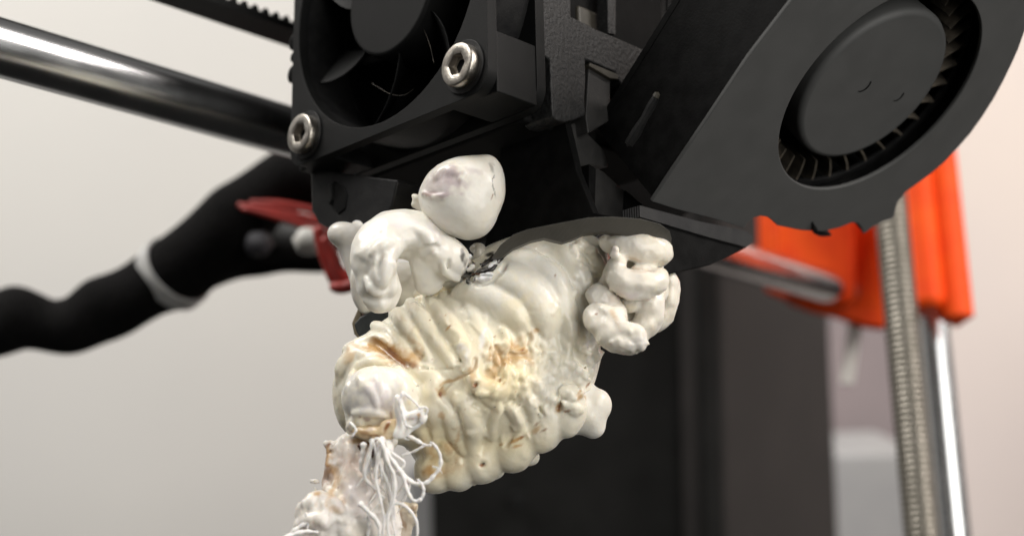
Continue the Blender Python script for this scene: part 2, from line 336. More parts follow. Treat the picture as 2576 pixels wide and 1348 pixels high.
slab('back_panel', [(1380, -200), (2100, -200), (2000, 330), (1700, 560), (1380, 420)], W(0, 1.1, 0), Yp, .3, M['deep'], ph, .02)
for i in range(13):                                          # thin fins seen through the opening
    u = 1560+i*13.5
    slab('cooling_fin', [(u, -150), (u+4, -150), (u+4+random.uniform(0, 2), 105+random.uniform(-10, 25)), (u, 110)], W(0, .55, 0), Yp, .5, M['black'], ph, .004)
box('belt_clamp', (2.05, 2.5), (-.05, .5), (.62, 1.5), M['olive'], ph, .05)
# part-cooling duct: left wall, edges, lower lip
slab('duct_wall', [(1262, 318), (1420, 300), (1450, 430), (1492, 535), (1560, 548), (1450, 560), (1370, 572), (1300, 592), (1215, 640), (1240, 500), (1256, 400)], W(1.55, 0, 0), Xp, .12, M['deep'], ph, .01)
slab('duct_edge', [(1420, 318), (1474, 300), (1480, 338), (1519, 377), (1530, 420), (1484, 414), (1482, 530), (1476, 524), (1436, 377)], W(0, -.10, 0), Yp, .3, M['mid'], ph, .015)
slab('duct_gusset', [(1482, 412), (1520, 432), (1560, 470), (1614, 515), (1612, 545), (1560, 546), (1496, 542), (1481, 530)], W(0, -.22, 0), Yp, .25, M['mid'], ph, .02)
slab('duct_rib', [(1482, 412), (1500, 424), (1497, 540), (1482, 530)], W(0, -.25, 0), Yp, .25, M['deep'], ph, .01)
slab('duct_rib', [(1574, 478), (1616, 514), (1612, 545), (1570, 546)], W(0, -.25, 0), Yp, .25, M['deep'], ph, .01)
nl = Vector((.10, -.72, -.69)).normalized()
slab('duct_lip', [(1236, 650), (1258, 617), (1291, 590), (1330, 576), (1380, 566), (1428, 557), (1480, 547), (1539, 545), (1611, 550), (1660, 563), (1684, 580), (1690, 600), (1688, 617), (1634, 606), (1559, 589), (1519, 583), (1467, 589), (1440, 602), (1415, 610), (1369, 599), (1336, 606), (1290, 626), (1258, 650)], P(1480, 580, 15.45), -nl, .22, M['layersx'], ph, .01, ext=Vector((-.02, .99, -.12)))
slab('duct_foot', [(1610, 516), (1683, 535), (1760, 556), (1879, 580), (1893, 592), (1894, 612), (1879, 622), (1780, 596), (1700, 572), (1663, 561), (1611, 546)], W(0, -1.0, 0), Yp, .3, M['layers'], ph, .012)
slab('duct_base', [(1663, 562), (1780, 597), (1880, 622), (1830, 647), (1787, 667), (1740, 676), (1673, 692), (1640, 650), (1600, 580)], W(0, -.95, 0), Yp, .5, M['deep'], ph, .015)
slab('cable_cover', [(781, 425), (905, 440), (1000, 452), (985, 520), (960, 560), (905, 575), (850, 592), (828, 578), (800, 560), (783, 530)], W(.32, 0, 0), Xp, .4, M['black'], ph, .03)
slab('cover_slot', [(838, 455), (866, 470), (872, 490), (868, 525), (850, 540), (826, 510), (832, 480)], W(.30, 0, 0), Xp, .1, M['deep'], ph, .02)
slab('cover_rib', [(824, 462), (832, 462), (834, 500), (826, 515), (829, 490)], W(.26, 0, 0), Xp, .12, M['satin'], ph, .01)

# ------------------------------------------------------------------ axial fan on the left side of the head
fan = empty('axial_fan', W(.5, 1.6, -.4), 'small square black axial fan screwed to the side of the print head', 'fan')
frm = lambda a, b: W(0, a, b)
hole = circ(1.6, 1.6, 1.86, 72)
link('fan_frame', prism([rrect(-.4, -.4, 3.6, 3.6, .28), hole[::-1]], frm, Xp*.16), M['satin'], fan, bevel=.03)
link('fan_frame', prism([rrect(-.4, -.4, 3.6, 3.6, .28), hole[::-1]], lambda a, b: W(.84, a, b), Xp*.16), M['satin'], fan, bevel=.03)
link('barrel', prism([circ(1.6, 1.6, 1.97, 72), circ(1.6, 1.6, 1.87, 72)[::-1]], lambda a, b: W(.01, a, b), Xp*.98), M['black'], fan, bevel=.01)
def corner(a0, b0, sa, sb):
    pts = [(0.0, .0), (.80, .0), (.74, .14), (.55, .34), (.34, .55), (.14, .74), (.0, .80)]
    lp = [(a0+sa*p, b0+sb*q) for p, q in pts]
    return prism([lp], lambda a, b: W(.155, a, b), Xp*.69)
for a0, b0, sa, sb in ((-.39, -.39, 1, 1), (3.59, -.39, -1, 1), (-.39, 3.59, 1, -1), (3.59, 3.59, -1, -1)):
    link('corner_post', corner(a0, b0, sa, sb), M['satin'], fan, bevel=.02)
link('hub', prism([circ(1.6, 1.6, .86, 56)], lambda a, b: W(.12, a, b), Xp*.7), M['fanhub'], fan, bevel=.06)
bl0 = None
def blade_mesh():
    vs = []; nr, nc = 8, 7
    for side in (0, 1):
        for i in range(nr):
            r = .80+(1.80-.80)*i/(nr-1)
            for j in range(nc):
                s = j/(nc-1); th = (s-.5)*(.62-.20*i/(nr-1))+.26*(i/(nr-1))**1.5
                x = .22+.58*s+.035*side
                vs.append(Xp*x+Yp*(r*math.cos(th))+Zp*(r*math.sin(th)))
    m_ = nr*nc; f = []
    for side in (0, 1):
        for i in range(nr-1):
            for j in range(nc-1):
                k = side*m_+i*nc+j; f.append((k, k+1, k+nc+1, k+nc))
    for i in range(nr-1): f += [(i*nc, (i+1)*nc, (i+1)*nc+m_, i*nc+m_), (i*nc+nc-1, (i+1)*nc+nc-1, (i+1)*nc+nc-1+m_, i*nc+nc-1+m_)]
    for j in range(nc-1): f += [(j, j+1, j+1+m_, j+m_), ((nr-1)*nc+j, (nr-1)*nc+j+1, (nr-1)*nc+j+1+m_, (nr-1)*nc+j+m_)]
    return fixn(mk(vs, f))
fc = W(0, 1.6, 1.6)
for k in range(7):
    if bl0 is None:
        me = blade_mesh(); me.transform(Matrix.Translation(fc)); bl0 = link('blade', me, M['satin'], fan, pivot=fc, bevel=.008, segs=1); o = bl0
    else:
        o = bl0.copy(); COL.objects.link(o); o.parent = fan
    o.rotation_mode = 'QUATERNION'; o.rotation_quaternion = Matrix.Rotation(.42+2*PI*k/7, 3, Xp).to_quaternion()
link('fan_back', prism([circ(1.6, 1.6, 1.9, 48)], lambda a, b: W(.985, a, b), Xp*.03), M['deep'], fan)
def hexscrew(name, c, n, r, h, par, rot=0, m=None):
    ax = n.orthogonal().normalized(); ay = n.cross(ax)
    prof = [(r*.97, 0), (r, .01), (r, h*.84), (r*.97, h*.95), (r*.91, h)]; ns = 48; vs = []; fs = []
    for i, (rr, hh) in enumerate(prof):
        for k in range(ns):
            a = 2*PI*k/ns; vs.append(c+(ax*math.cos(a)+ay*math.sin(a))*rr+n*hh)
    for i in range(len(prof)-1):
        for k in range(ns): fs.append((i*ns+k, i*ns+(k+1) % ns, (i+1)*ns+(k+1) % ns, (i+1)*ns+k))
    def hx(a): s = (a+rot) % (PI/3)-PI/6; return r*.47/math.cos(s)
    b = len(vs)
    for rr, hh in ((1.14, h*1.0), (1, h*.94), (.98, h*.35)):
        for k in range(ns):
            a = 2*PI*k/ns; q = hx(a)*rr; vs.append(c+(ax*math.cos(a)+ay*math.sin(a))*q+n*hh)
    t = (len(prof)-1)*ns
    for k in range(ns):
        k2 = (k+1) % ns; fs.append((t+k, t+k2, b+k2, b+k)); fs.append((b+k, b+k2, b+ns+k2, b+ns+k)); fs.append((b+ns+k, b+ns+k2, b+2*ns+k2, b+2*ns+k))
    vs.append(c+n*h*.3); e = len(vs)-1
    for k in range(ns): fs.append((b+2*ns+k, b+2*ns+(k+1) % ns, e))
    return link(name, fixn(mk(vs, fs)), m or M['steel'], par, angle=50)
for (y, z) in ((0, 0), (3.2, 0)):
    s = hexscrew('screw', W(-.0, y, z), -Xp, .275, .15, fan, rot=.3+y)
    link('screw_socket', prism([circ(0, 0, .125, 24)], lambda a, b: W(-.05, y+a, z+b), Xp*.01), M['deep'], s)
    link('washer_seat', prism([circ(0, 0, .34, 32)], lambda a, b: W(-.03, y+a, z+b), Xp*.03), M['black'], fan, bevel=.008)

crumb = link('plastic_crumb', tube_mesh([W(.19, -.42, 1.05), W(.22, -.44, 1.06), W(.27, -.44, 1.05)], [.03, .045, .03], 10), M['white'])
tag(crumb, 'tiny white plastic crumb stuck on the front of the small fan frame', 'crumb')
for pts in ([(905, 210), (950, 236), (985, 240), (1010, 225)], [(1030, 60), (1050, 110), (1062, 160)]):
    c_ = catmull([(u+30, v, 0) for u, v in pts], 6)
    link('dust_fibre', tube_mesh([onplane(q[0], q[1], W(.25, 0, 0), Xp) for q in c_], .0028, 5), M['bladedust'], fan)
# ------------------------------------------------------------------ radial blower at the right
bn = (-Yp*.605-Zp*.795).normalized(); C0 = P(2217, 237, 16.7); bx_ = Xp; bt = bn.cross(bx_).normalized()
if bt.z < 0: bt = -bt
blw = empty('radial_blower', C0-bn*.8, 'dark grey radial blower fan with open round inlet, tilted toward the viewer at upper right', 'blower')
face = [(1640, 508), (1700, 527), (1800, 552), (1872, 575), (1882, 560), (1898, 548), (1914, 544), (1932, 547), (1945, 558), (1956, 568), (2015, 580), (2070, 583), (2113, 573), (2142, 561), (2158, 562), (2168, 574), (2173, 589), (2183, 582), (2198, 570), (2220, 558), (2243, 552), (2251, 541), (2254, 525), (2260, 508), (2276, 486), (2308, 463), (2341, 439), (2376, 409), (2407, 376), (2442, 336), (2472, 294), (2500, 250), (2524, 206), (2544, 165), (2562, 125), (2578, 80), (2596, 0), (2600, -80), (2570, -170), (2500, -240), (2400, -280), (2270, -270), (2180, -240), (1995, 0), (1884, 144), (1780, 300), (1685, 440)]
b2d = lambda u, v: (lambda q: ((q-C0).dot(bx_), (q-C0).dot(bt)))(onplane(u, v, C0, bn))
fb = lambda d: (lambda a, b: C0+bx_*a+bt*b-bn*d)
outer = [b2d(*p) for p in face]
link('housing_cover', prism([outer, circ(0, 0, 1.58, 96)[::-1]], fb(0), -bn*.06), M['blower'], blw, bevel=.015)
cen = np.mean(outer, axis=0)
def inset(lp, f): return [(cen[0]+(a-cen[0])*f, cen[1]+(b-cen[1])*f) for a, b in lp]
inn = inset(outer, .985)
link('housing_shell', prism([inn, circ(0, 0, 1.86, 72)[::-1]], fb(.062), -bn*1.41), M['deep'], blw, bevel=.03)  # shell and back darker than the cover: side shade put into the material
link('housing_back', prism([inn], fb(1.475), -bn*.12), M['deep'], blw, bevel=.02)
link('rotor_hub', prism([circ(0, 0, 1.17, 96)], fb(.14), -bn*1.1), M['blower'], blw, bevel=.09)
# dark crescents on the hub: painted shade of shallow mould marks
for (u, v, r) in ((2190, 228, .12), (2276, 255, .10)):
    a, b = b2d(u, v)
    cres = [(a+r*math.cos(t), b+r*math.sin(t)) for t in np.linspace(-1.5, .7, 14)]; cres += [(a-.012+r*.86*math.cos(t), b+r*.90*math.sin(t)) for t in np.linspace(.7, -1.5, 14)]
    link('hub_mark_shade', prism([cres], fb(.136), -bn*.02), M['deep'], blw)
link('rotor_ring', prism([circ(0, 0, 1.80, 96), circ(0, 0, 1.70, 96)[::-1]], fb(.34), -bn*.06), M['black'], blw, bevel=.01)
link('rotor_disc', prism([circ(0, 0, 1.8, 72)], fb(1.3), -bn*.05), M['deep'], blw)
v0 = None
for k in range(34):
    if v0 is None:
        arc = [(1.36+.40*t, .14*math.sin(t*1.5)) for t in np.linspace(0, 1, 6)]
        lp = arc+[(a, b+.03) for a, b in arc[::-1]]
        v0 = link('fan_blade', prism([lp], fb(.36), -bn*.93), M['bladedust'], blw, pivot=C0); o = v0
    else:
        o = v0.copy(); COL.objects.link(o); o.parent = blw
    o.rotation_mode = 'QUATERNION'; o.rotation_quaternion = Matrix.Rotation(2*PI*k/34, 3, bn).to_quaternion()
# clip nib and small latch marks under the rim
slab('clip_nib', [(2056, 588), (2072, 586), (2092, 589), (2090, 594), (2070, 596), (2058, 594)], C0-bn*.1, -bn, .2, M['black'], blw, .005)
slab('clip_nib', [(2046, 560), (2056, 575), (2062, 592), (2050, 590), (2044, 578)], C0+bn*.03, -bn, .1, M['deep'], blw, .005)
sc = link('side_clip', tube_mesh([onplane(u, v, W(1.72, 0, 0), Xp) for u, v in ((1650, 246), (1638, 268), (1620, 300), (1600, 335), (1582, 362))], [.05, .06, .05, .07, .06], 8), M['black'], blw)
link('clip_tip', tube_mesh([onplane(u, v, W(1.70, 0, 0), Xp) for u, v in ((1654, 236), (1649, 244))], [.04, .045], 8), M['olive'], sc)
# ------------------------------------------------------------------ molten plastic: implicit volumes turned into meshes
LAT = np.random.default_rng(11).random((48, 48, 48)).astype(np.float32)
def vnoise(x, y, z):
    xi, yi, zi = np.floor(x).astype(int), np.floor(y).astype(int), np.floor(z).astype(int)
    fx, fy, fz = x-xi, y-yi, z-zi
    fx = fx*fx*(3-2*fx); fy = fy*fy*(3-2*fy); fz = fz*fz*(3-2*fz); r = 0
    for a in (0, 1):
        for b in (0, 1):
            for c in (0, 1):
                r = r+(fx if a else 1-fx)*(fy if b else 1-fy)*(fz if c else 1-fz)*LAT[(xi+a) % 48, (yi+b) % 48, (zi+c) % 48]
    return r
def fbm(p, s, o=3):
    r = 0; a = .5; t = 0
    for i in range(o):
        r = r+a*vnoise(p[..., 0]*s+i*7.3, p[..., 1]*s+i*3.1, p[..., 2]*s+i*5.7); t += a; a *= .5; s *= 2.03
    return r/t
class Field:
    def __init__(s, lo, hi, h):
        s.lo = np.array(lo, float); s.h = h; s.n = np.ceil((np.array(hi)-s.lo)/h).astype(int)+1
        s.F = np.full(s.n, 1.0, np.float32); s.ax = [s.lo[i]+h*np.arange(s.n[i]) for i in range(3)]
    def sub(s, lo, hi):
        a = np.clip(np.floor((np.array(lo)-s.lo)/s.h).astype(int), 0, s.n-1); b = np.clip(np.ceil((np.array(hi)-s.lo)/s.h).astype(int)+1, 1, s.n)
        if (b <= a).any(): return None
        sl = tuple(slice(a[i], b[i]) for i in range(3))
        return sl, s.ax[0][sl[0]][:, None, None], s.ax[1][sl[1]][None, :, None], s.ax[2][sl[2]][None, None, :]
    def comb(s, sl, d, k, cut=False):
        f = s.F[sl]
        if cut: d = -d; h = np.maximum(k-np.abs(f-d), 0)/k; s.F[sl] = np.maximum(f, d)+h*h*k/4
        else: h = np.maximum(k-np.abs(f-d), 0)/k; s.F[sl] = np.minimum(f, d)-h*h*k/4
    def ell(s, c, r, k=.15, R=None, cut=False):
        c = np.array(c, float); r = np.array(r, float); m = r.max()+k+.15; q = s.sub(c-m, c+m)
        if q is None: return
        sl, x, y, z = q; x = x-c[0]; y = y-c[1]; z = z-c[2]
        if R is not None: x, y, z = (R[i][0]*x+R[i][1]*y+R[i][2]*z for i in range(3))
        k0 = np.sqrt((x/r[0])**2+(y/r[1])**2+(z/r[2])**2); k1 = np.sqrt((x/r[0]**2)**2+(y/r[1]**2)**2+(z/r[2]**2)**2)+1e-6
        s.comb(sl, (k0*(k0-1)/k1).astype(np.float32), k, cut)
    def cap(s, a, b, ra, rb, k=.05, cut=False):
        a = np.array(a, float); b = np.array(b, float); m = max(ra, rb)+k+.08; q = s.sub(np.minimum(a, b)-m, np.maximum(a, b)+m)
        if q is None: return
        sl, x, y, z = q; d = b-a; L = d.dot(d)+1e-9
        t = np.clip(((x-a[0])*d[0]+(y-a[1])*d[1]+(z-a[2])*d[2])/L, 0, 1)
        dd = np.sqrt((x-a[0]-d[0]*t)**2+(y-a[1]-d[1]*t)**2+(z-a[2]-d[2]*t)**2)-(ra+(rb-ra)*t)
        s.comb(sl, dd.astype(np.float32), k, cut)
    def hit(s, u, v, d0=12.5, d1=20):
        Ds = np.arange(d0, d1, .02); p = np.stack([(u-1288)/F*Ds, Ds, -(v-674)/F*Ds], 1)
        i = np.round((p-s.lo)/s.h).astype(int); ok = ((i >= 0) & (i < s.n)).all(1); i = np.clip(i, 0, s.n-1)
        f = np.where(ok, s.H[i[:, 0], i[:, 1], i[:, 2]], 1.0); w = np.where(f < 0)[0]
        return Ds[w[0]] if len(w) else None
    def freeze(s): s.H = s.F.copy()
    def pe(s, u, v, D, ru, rv=None, rd=None, k=.15, ang=0, cut=False):      # ellipsoid given in picture sizes
        rv = rv or ru; rd = rd or (ru+rv)/2; a = math.radians(ang); q = D/F
        R = [(math.cos(a), 0, math.sin(a)), (0, 1, 0), (-math.sin(a), 0, math.cos(a))]
        s.ell(P(u, v, D), (ru*q, rd*q, rv*q), k, R, cut)
    def stroke(s, pts, r0, r1=None, sink=.35, k=.5, D=None, n=7, cut=False, rmid=None):
        """a rope of plastic laid on the frozen surface (or at depth D) along a drawn path"""
        r1 = r0 if r1 is None else r1; c = catmull(pts, n); m = len(c)
        if D is None:
            ds = [s.hit(q[0], q[1]) for q in c]; known = [d for d in ds if d is not None]
            if not known: return
            last = known[0]; o = []
            for d in ds:
                if d is not None: last = d
                o.append(last)
            o = np.array(o); o = np.convolve(np.pad(o, 2, 'edge'), np.ones(5)/5, 'valid')
        else: o = np.interp(np.linspace(0, 1, m), np.linspace(0, 1, len(D)) if not np.isscalar(D) else [0, 1], D if not np.isscalar(D) else [D, D])
        prev = None; a_, b_, c_ = (random.uniform(0, 6.3) for _ in range(3)); big = min(1, max(r0, rmid or 0)/14)
        for i in range(m):
            t = i/(m-1); r = r0+(r1-r0)*t
            if rmid: r = r+(rmid-(r0+r1)/2)*math.sin(PI*t)
            r *= 1+big*(.10*math.sin(6*t+a_)+.05*math.sin(15*t+b_)); c[i][0] += 5*big*math.sin(6*t+c_)
            rr = r*o[i]/F; p = np.array(P(c[i][0], c[i][1], o[i]+(sink*rr*2 if D is None else 0)))
            if prev is not None: s.cap(prev[0], p, prev[1], rr, k*rr+.01, cut)
            prev = (p, rr)
    def roughen(s, amp, sc, band=.22, o=3, ridge=0, stretch=(1, 1, 1)):
        i = np.nonzero(np.abs(s.F) < band); p = np.stack([s.ax[j][i[j]]*stretch[j] for j in range(3)], -1)
        nz = fbm(p, sc, o)
        if ridge: nz = 1-np.abs(2*nz-1)*ridge
        s.F[i] += ((.5-nz)*2*amp).astype(np.float32)
    def mesh(s):
        F_ = s.F; ins = F_ < 0; n = s.n
        cs = np.zeros(n-1, np.int8)
        for a in (0, 1):
            for b in (0, 1):
                for c in (0, 1): cs += ins[a:n[0]-1+a, b:n[1]-1+b, c:n[2]-1+c]
        act = (cs > 0) & (cs < 8); I = np.argwhere(act); idx = np.full(n-1, -1, np.int32); idx[act] = np.arange(len(I))
        cn = [(a, b, c) for a in (0, 1) for b in (0, 1) for c in (0, 1)]
        val = {c: F_[I[:, 0]+c[0], I[:, 1]+c[1], I[:, 2]+c[2]] for c in cn}
        acc = np.zeros((len(I), 3)); cnt = np.zeros(len(I))
        for c in cn:
            for ax in range(3):
                if c[ax]: continue
                e = list(c); e[ax] = 1; e = tuple(e); fa, fb_ = val[c], val[e]; sg = (fa < 0) != (fb_ < 0)
                t = np.where(sg, fa/np.where(sg, fa-fb_, 1), 0); pos = np.tile(np.array(c, float), (len(I), 1)); pos[:, ax] = t
                acc += pos*sg[:, None]; cnt += sg
        V = s.lo+(I+acc/cnt[:, None])*s.h; Q = []
        for ax in range(3):
            o1, o2 = [a for a in range(3) if a != ax]
            A = [slice(1, None)]*3; A[ax] = slice(0, -1); B = list(A); B[ax] = slice(1, None)
            f0 = ins[tuple(slice(0, n[i]-1) if i == ax else slice(1, n[i]-1) for i in range(3))]
            f1 = ins[tuple(slice(1, n[i]) if i == ax else slice(1, n[i]-1) for i in range(3))]
            E = np.argwhere(f0 != f1); flip = f0[tuple(E.T)]
            g = E.copy(); g[:, o1] += 1; g[:, o2] += 1
            def cell(d1, d2):
                q = g.copy(); q[:, o1] -= d1; q[:, o2] -= d2; return idx[tuple(q.T)]
            q = np.stack([cell(1, 1), cell(0, 1), cell(0, 0), cell(1, 0)], 1)
            if ax == 1: flip = ~flip
            q[~flip] = q[~flip][:, ::-1]; Q.append(q)
        Q = np.concatenate(Q); Q = Q[(Q >= 0).all(1)]
        me = bpy.data.meshes.new("m"); me.vertices.add(len(V)); me.vertices.foreach_set('co', V.astype(np.float32).ravel())
        me.loops.add(len(Q)*4); me.loops.foreach_set('vertex_index', Q.astype(np.int32).ravel())
        me.polygons.add(len(Q)); me.polygons.foreach_set('loop_start', np.arange(0, len(Q)*4, 4, dtype=np.int32)); me.polygons.foreach_set('loop_total', np.full(len(Q), 4, np.int32))
        me.update(calc_edges=True); return me, V
CREAM = (.82, .785, .67); WHITE = (.78, .76, .70); YEL = (.79, .68, .40); TAN = (.53, .32, .125); BRN = (.24, .085, .02); BLK = (.012, .010, .009); PUR = (.50, .43, .44); GRY = (.62, .60, .57); LAV = (.74, .70, .70)
def lin(V, c, f): return V*(1-f[:, None])+np.array(c)*f[:, None]
def sstep(x): x = np.clip(x, 0, 1); return x*x*(3-2*x)
def tint(me, V, fld, base, spots, yellow=None, mott=.25):
    """stains of the plastic, plus painted-in highlights and crease shade: each spot sits at a point of the surface"""
    n1 = fbm(V, 2.2, 3); n2 = fbm(V+9, 7, 3); n3 = fbm(V+3, 20, 2); wv = (np.stack([n2, fbm(V+20, 7, 2), fbm(V+40, 7, 2)], 1)-.5)*2
    C = np.tile(np.array(base, float), (len(V), 1))
    C = lin(C, YEL, sstep((n1-.45)*3)*mott); C = lin(C, WHITE, sstep((n2-.5)*4)*.3)
    if yellow is not None:
        for (u, v, r, st) in yellow:
            d = fld.hit(u, v) or 16; p = np.array(P(u, v, d)); q = np.linalg.norm(V-p, axis=1)/(r*d/F)
            C = lin(C, YEL, sstep(1-q)*st*(.5+n2))
    for sp in spots:
        u, v, ru, rv, ang, c, st = sp[:7]; hard = sp[7] if len(sp) > 7 else 1.5
        if hard == 1: st = min(.92, st*1.5)
        d = fld.hit(u, v)
        if d is None: continue
        p = np.array(P(u, v, d)); q = d/F; w = V+wv*min(.14, .55*max(rv, .35*ru)*q)-p; a = math.radians(ang)
        ru *= 1.18; rv *= 1.25; x = (w[:, 0]*math.cos(a)+w[:, 2]*math.sin(a))/(ru*q); z = (-w[:, 0]*math.sin(a)+w[:, 2]*math.cos(a))/(rv*q); y = w[:, 1]/(max(ru, rv)*q*1.3)
        m = np.sqrt(x*x+y*y+z*z)
        f = sstep((1-m)*hard+(n3-.5)*.9*(m < 1.15))*st
        C = lin(C, c, np.clip(f, 0, 1))
    a = me.color_attributes.new('tint', 'FLOAT_COLOR', 'POINT'); a.data.foreach_set('color', np.concatenate([C, np.ones((len(C), 1))], 1).astype(np.float32).ravel())
def finish(name, fld, base, spots, m, parent, yellow=None, mott=.25, hitfld=None):
    me, V = fld.mesh(); fld.freeze(); tint(me, V, fld, base, spots, yellow, mott)
    return link(name, me, m, parent, angle=180)
def bounds(u0, u1, v0, v1, D0, D1):
    c = [P(u, v, D) for u in (u0, u1) for v in (v0, v1) for D in (D0, D1)]
    return [min(q[i] for q in c) for i in range(3)], [max(q[i] for q in c) for i in range(3)]

blob = empty('plastic_blob', P(1210, 640, 17), 'lumpy cream blob of melted plastic with brown scorch marks under the print head', 'plastic blob')
# ---- main body
f = Field(*bounds(815, 1560, 575, 1265, 14.0, 18.6), .021)
for a in ((1295, 800, 16.6, 190, 175, 190, 0), (1215, 950, 16.3, 235, 185, 200, -15), (1040, 950, 16.2, 165, 135, 140, 0), (1160, 1100, 16.3, 130, 100, 120, 10), (1320, 1010, 16.3, 132, 84, 130, 25),
          (1420, 760, 16.5, 90, 150, 120, -10), (1400, 900, 16.3, 105, 110, 120, 0), (1050, 850, 16.4, 105, 70, 110, 30), (1300, 680, 16.5, 110, 70, 100, 25), (940, 990, 16.1, 92, 120, 95, 0), (1470, 660, 16.6, 62, 70, 80, 0)):
    f.pe(a[0], a[1], a[2], a[3], a[4], a[5], k=.35, ang=a[6])
f.freeze()
# large mantle folds flowing from the nozzle to the right and down
st = f.stroke
for pts, r0, r1, rm, sk in [
    ([(1225, 700), (1300, 660), (1380, 690), (1420, 770), (1430, 860)], 24, 16, 34, .30),
    ([(1190, 735), (1260, 700), (1330, 735), (1365, 800), (1375, 850)], 30, 14, 44, .40),
    ([(1290, 648), (1370, 622), (1440, 660), (1478, 740), (1492, 840)], 18, 12, 26, .30),
    ([(1350, 625), (1430, 605), (1490, 640), (1512, 700), (1520, 770)], 16, 14, 20, .35),
    ([(1160, 745), (1230, 745), (1290, 790), (1310, 830)], 24, 14, 38, .45),
    ([(1470, 700), (1500, 780), (1490, 860), (1470, 900)], 13, 10, 18, .3),
    ([(1440, 700), (1470, 780), (1462, 850)], 9, 8, 13, .25),
    # ribs below the mantle at the left
    ([(985, 785), (1010, 800), (1050, 860), (1075, 905)], 13, 12, 18, .25),
    ([(1030, 762), (1060, 800), (1105, 870), (1140, 925)], 14, 12, 19, .25),
    ([(1075, 748), (1110, 790), (1155, 860), (1185, 920)], 14, 13, 20, .2),
    ([(1120, 745), (1150, 790), (1190, 850), (1210, 890)], 12, 9, 15, .25),
    ([(1168, 755), (1195, 800), (1218, 850), (1215, 905)], 12, 7, 15, .2),
    ([(1222, 800), (1212, 850), (1196, 900), (1200, 940)], 8, 12, 10, .15),
    ([(945, 820), (975, 835), (1020, 880), (1060, 930)], 12, 10, 15, .25),
    ([(905, 862), (950, 850), (1000, 878), (1045, 920), (1075, 950)], 10, 12, 14, .2),
    ([(880, 880), (935, 905), (990, 935), (1040, 960), (1075, 985)], 12, 12, 17, .3),
    ([(1045, 740), (1075, 715), (1110, 700), (1150, 700)], 14, 12, 15, .3),
    ([(1000, 790), (1050, 760), (1100, 735), (1140, 720)], 10, 12, 11, .3),
    # narrow vertical ribs in the middle
    ([(1262, 830), (1275, 870), (1268, 915)], 9, 7, 11, .2),
    ([(1290, 800), (1315, 850), (1322, 900)], 7, 6, 9, .2),
    ([(1325, 820), (1345, 860), (1342, 915)], 9, 7, 12, .2),
    ([(1355, 850), (1368, 890), (1360, 935)], 9, 8, 11, .2),
    ([(1385, 845), (1398, 890), (1388, 940)], 9, 8, 11, .2),
    ([(1415, 850), (1425, 890), (1412, 925)], 9, 8, 12, .2),
    ([(1445, 850), (1462, 885), (1485, 915)], 11, 9, 14, .2),
    ([(1425, 900), (1450, 925), (1470, 950)], 11, 8, 13, .2),
    ([(1470, 880), (1500, 895), (1520, 885)], 10, 6, 12, .2),
    # hook in the middle
    ([(1190, 905), (1192, 945), (1215, 972), (1248, 980), (1268, 962)], 15, 18, 22, .1),
    ([(1275, 920), (1285, 960), (1278, 1000)], 12, 10, 15, .2),
    ([(1305, 935), (1318, 975), (1312, 1010)], 10, 8, 14, .2),
    ([(1340, 950), (1352, 985), (1345, 1020)], 8, 8, 11, .2),
    # long snakes lower down
    ([(1150, 1000), (1180, 1030), (1200, 1075), (1190, 1120), (1205, 1160), (1215, 1185)], 16, 22, 17, .05),
    ([(1110, 1015), (1130, 1050), (1150, 1090), (1168, 1130)], 13, 14, 17, .15),
    ([(1075, 985), (1095, 1030), (1105, 1075), (1098, 1110)], 15, 12, 18, .15),
    ([(1228, 1000), (1250, 1025), (1245, 1060), (1240, 1100)], 12, 9, 12, .1),
    ([(1215, 995), (1240, 992), (1262, 1002)], 10, 10, 11, .15),
    ([(1280, 1015), (1300, 1045), (1298, 1080), (1282, 1120)], 12, 16, 15, .25),
    ([(1325, 1010), (1345, 1035), (1345, 1075), (1335, 1110)], 12, 18, 16, .25),
    ([(1370, 1010), (1390, 1030), (1388, 1060)], 12, 14, 15, .25),
    ([(1120, 1110), (1140, 1150), (1148, 1195)], 12, 14, 16, .25),
    ([(1060, 1070), (1085, 1110), (1100, 1150), (1105, 1190)], 14, 12, 17, .25),
    ([(1170, 1150), (1180, 1180), (1185, 1205)], 14, 12, 17, .3),
    # left shoulder and around the fist
    ([(1020, 950), (1050, 985), (1062, 1035), (1050, 1080)], 13, 12, 18, .15),
    ([(985, 925), (1030, 955), (1065, 1000), (1082, 1040)], 10, 10, 13, .15),
    ([(1075, 930), (1090, 965), (1080, 1000)], 14, 12, 18, .2),
    ([(850, 960), (870, 915), (905, 885)], 10, 10, 13, .25),
]: st(pts, r0*1.05, r1, rmid=rm*1.08, sink=sk*.36, k=.30)
# large rounded drapes along the lower right edge
for pa in ([(1438, 985, 16), (1440, 1030, 30), (1420, 1066, 36)], [(1380, 1000, 20), (1388, 1048, 34), (1360, 1092, 50)], [(1330, 1045, 18), (1322, 1088, 40), (1288, 1136, 56)],
           [(1240, 1100, 20), (1238, 1138, 40), (1212, 1160, 54)], [(1172, 1130, 20), (1160, 1165, 40), (1148, 1180, 48)], [(1110, 1130, 22), (1104, 1170, 40), (1094, 1190, 46)]):
    c = catmull(pa, 6); pv = None
    for q in c:
        d = 15.80-.0005*(q[0]-1250)+.0012*(q[1]-1140); p = np.array(P(q[0], q[1], d)); rr_ = q[2]*d/F
        if pv is not None: f.cap(pv[0], p, pv[1], rr_, .07)
        pv = (p, rr_)
f.pe(1330, 1150, 16.4, 26, 20, 20, k=.05); f.pe(1240, 1185, 16.4, 30, 24, 20, k=.05)
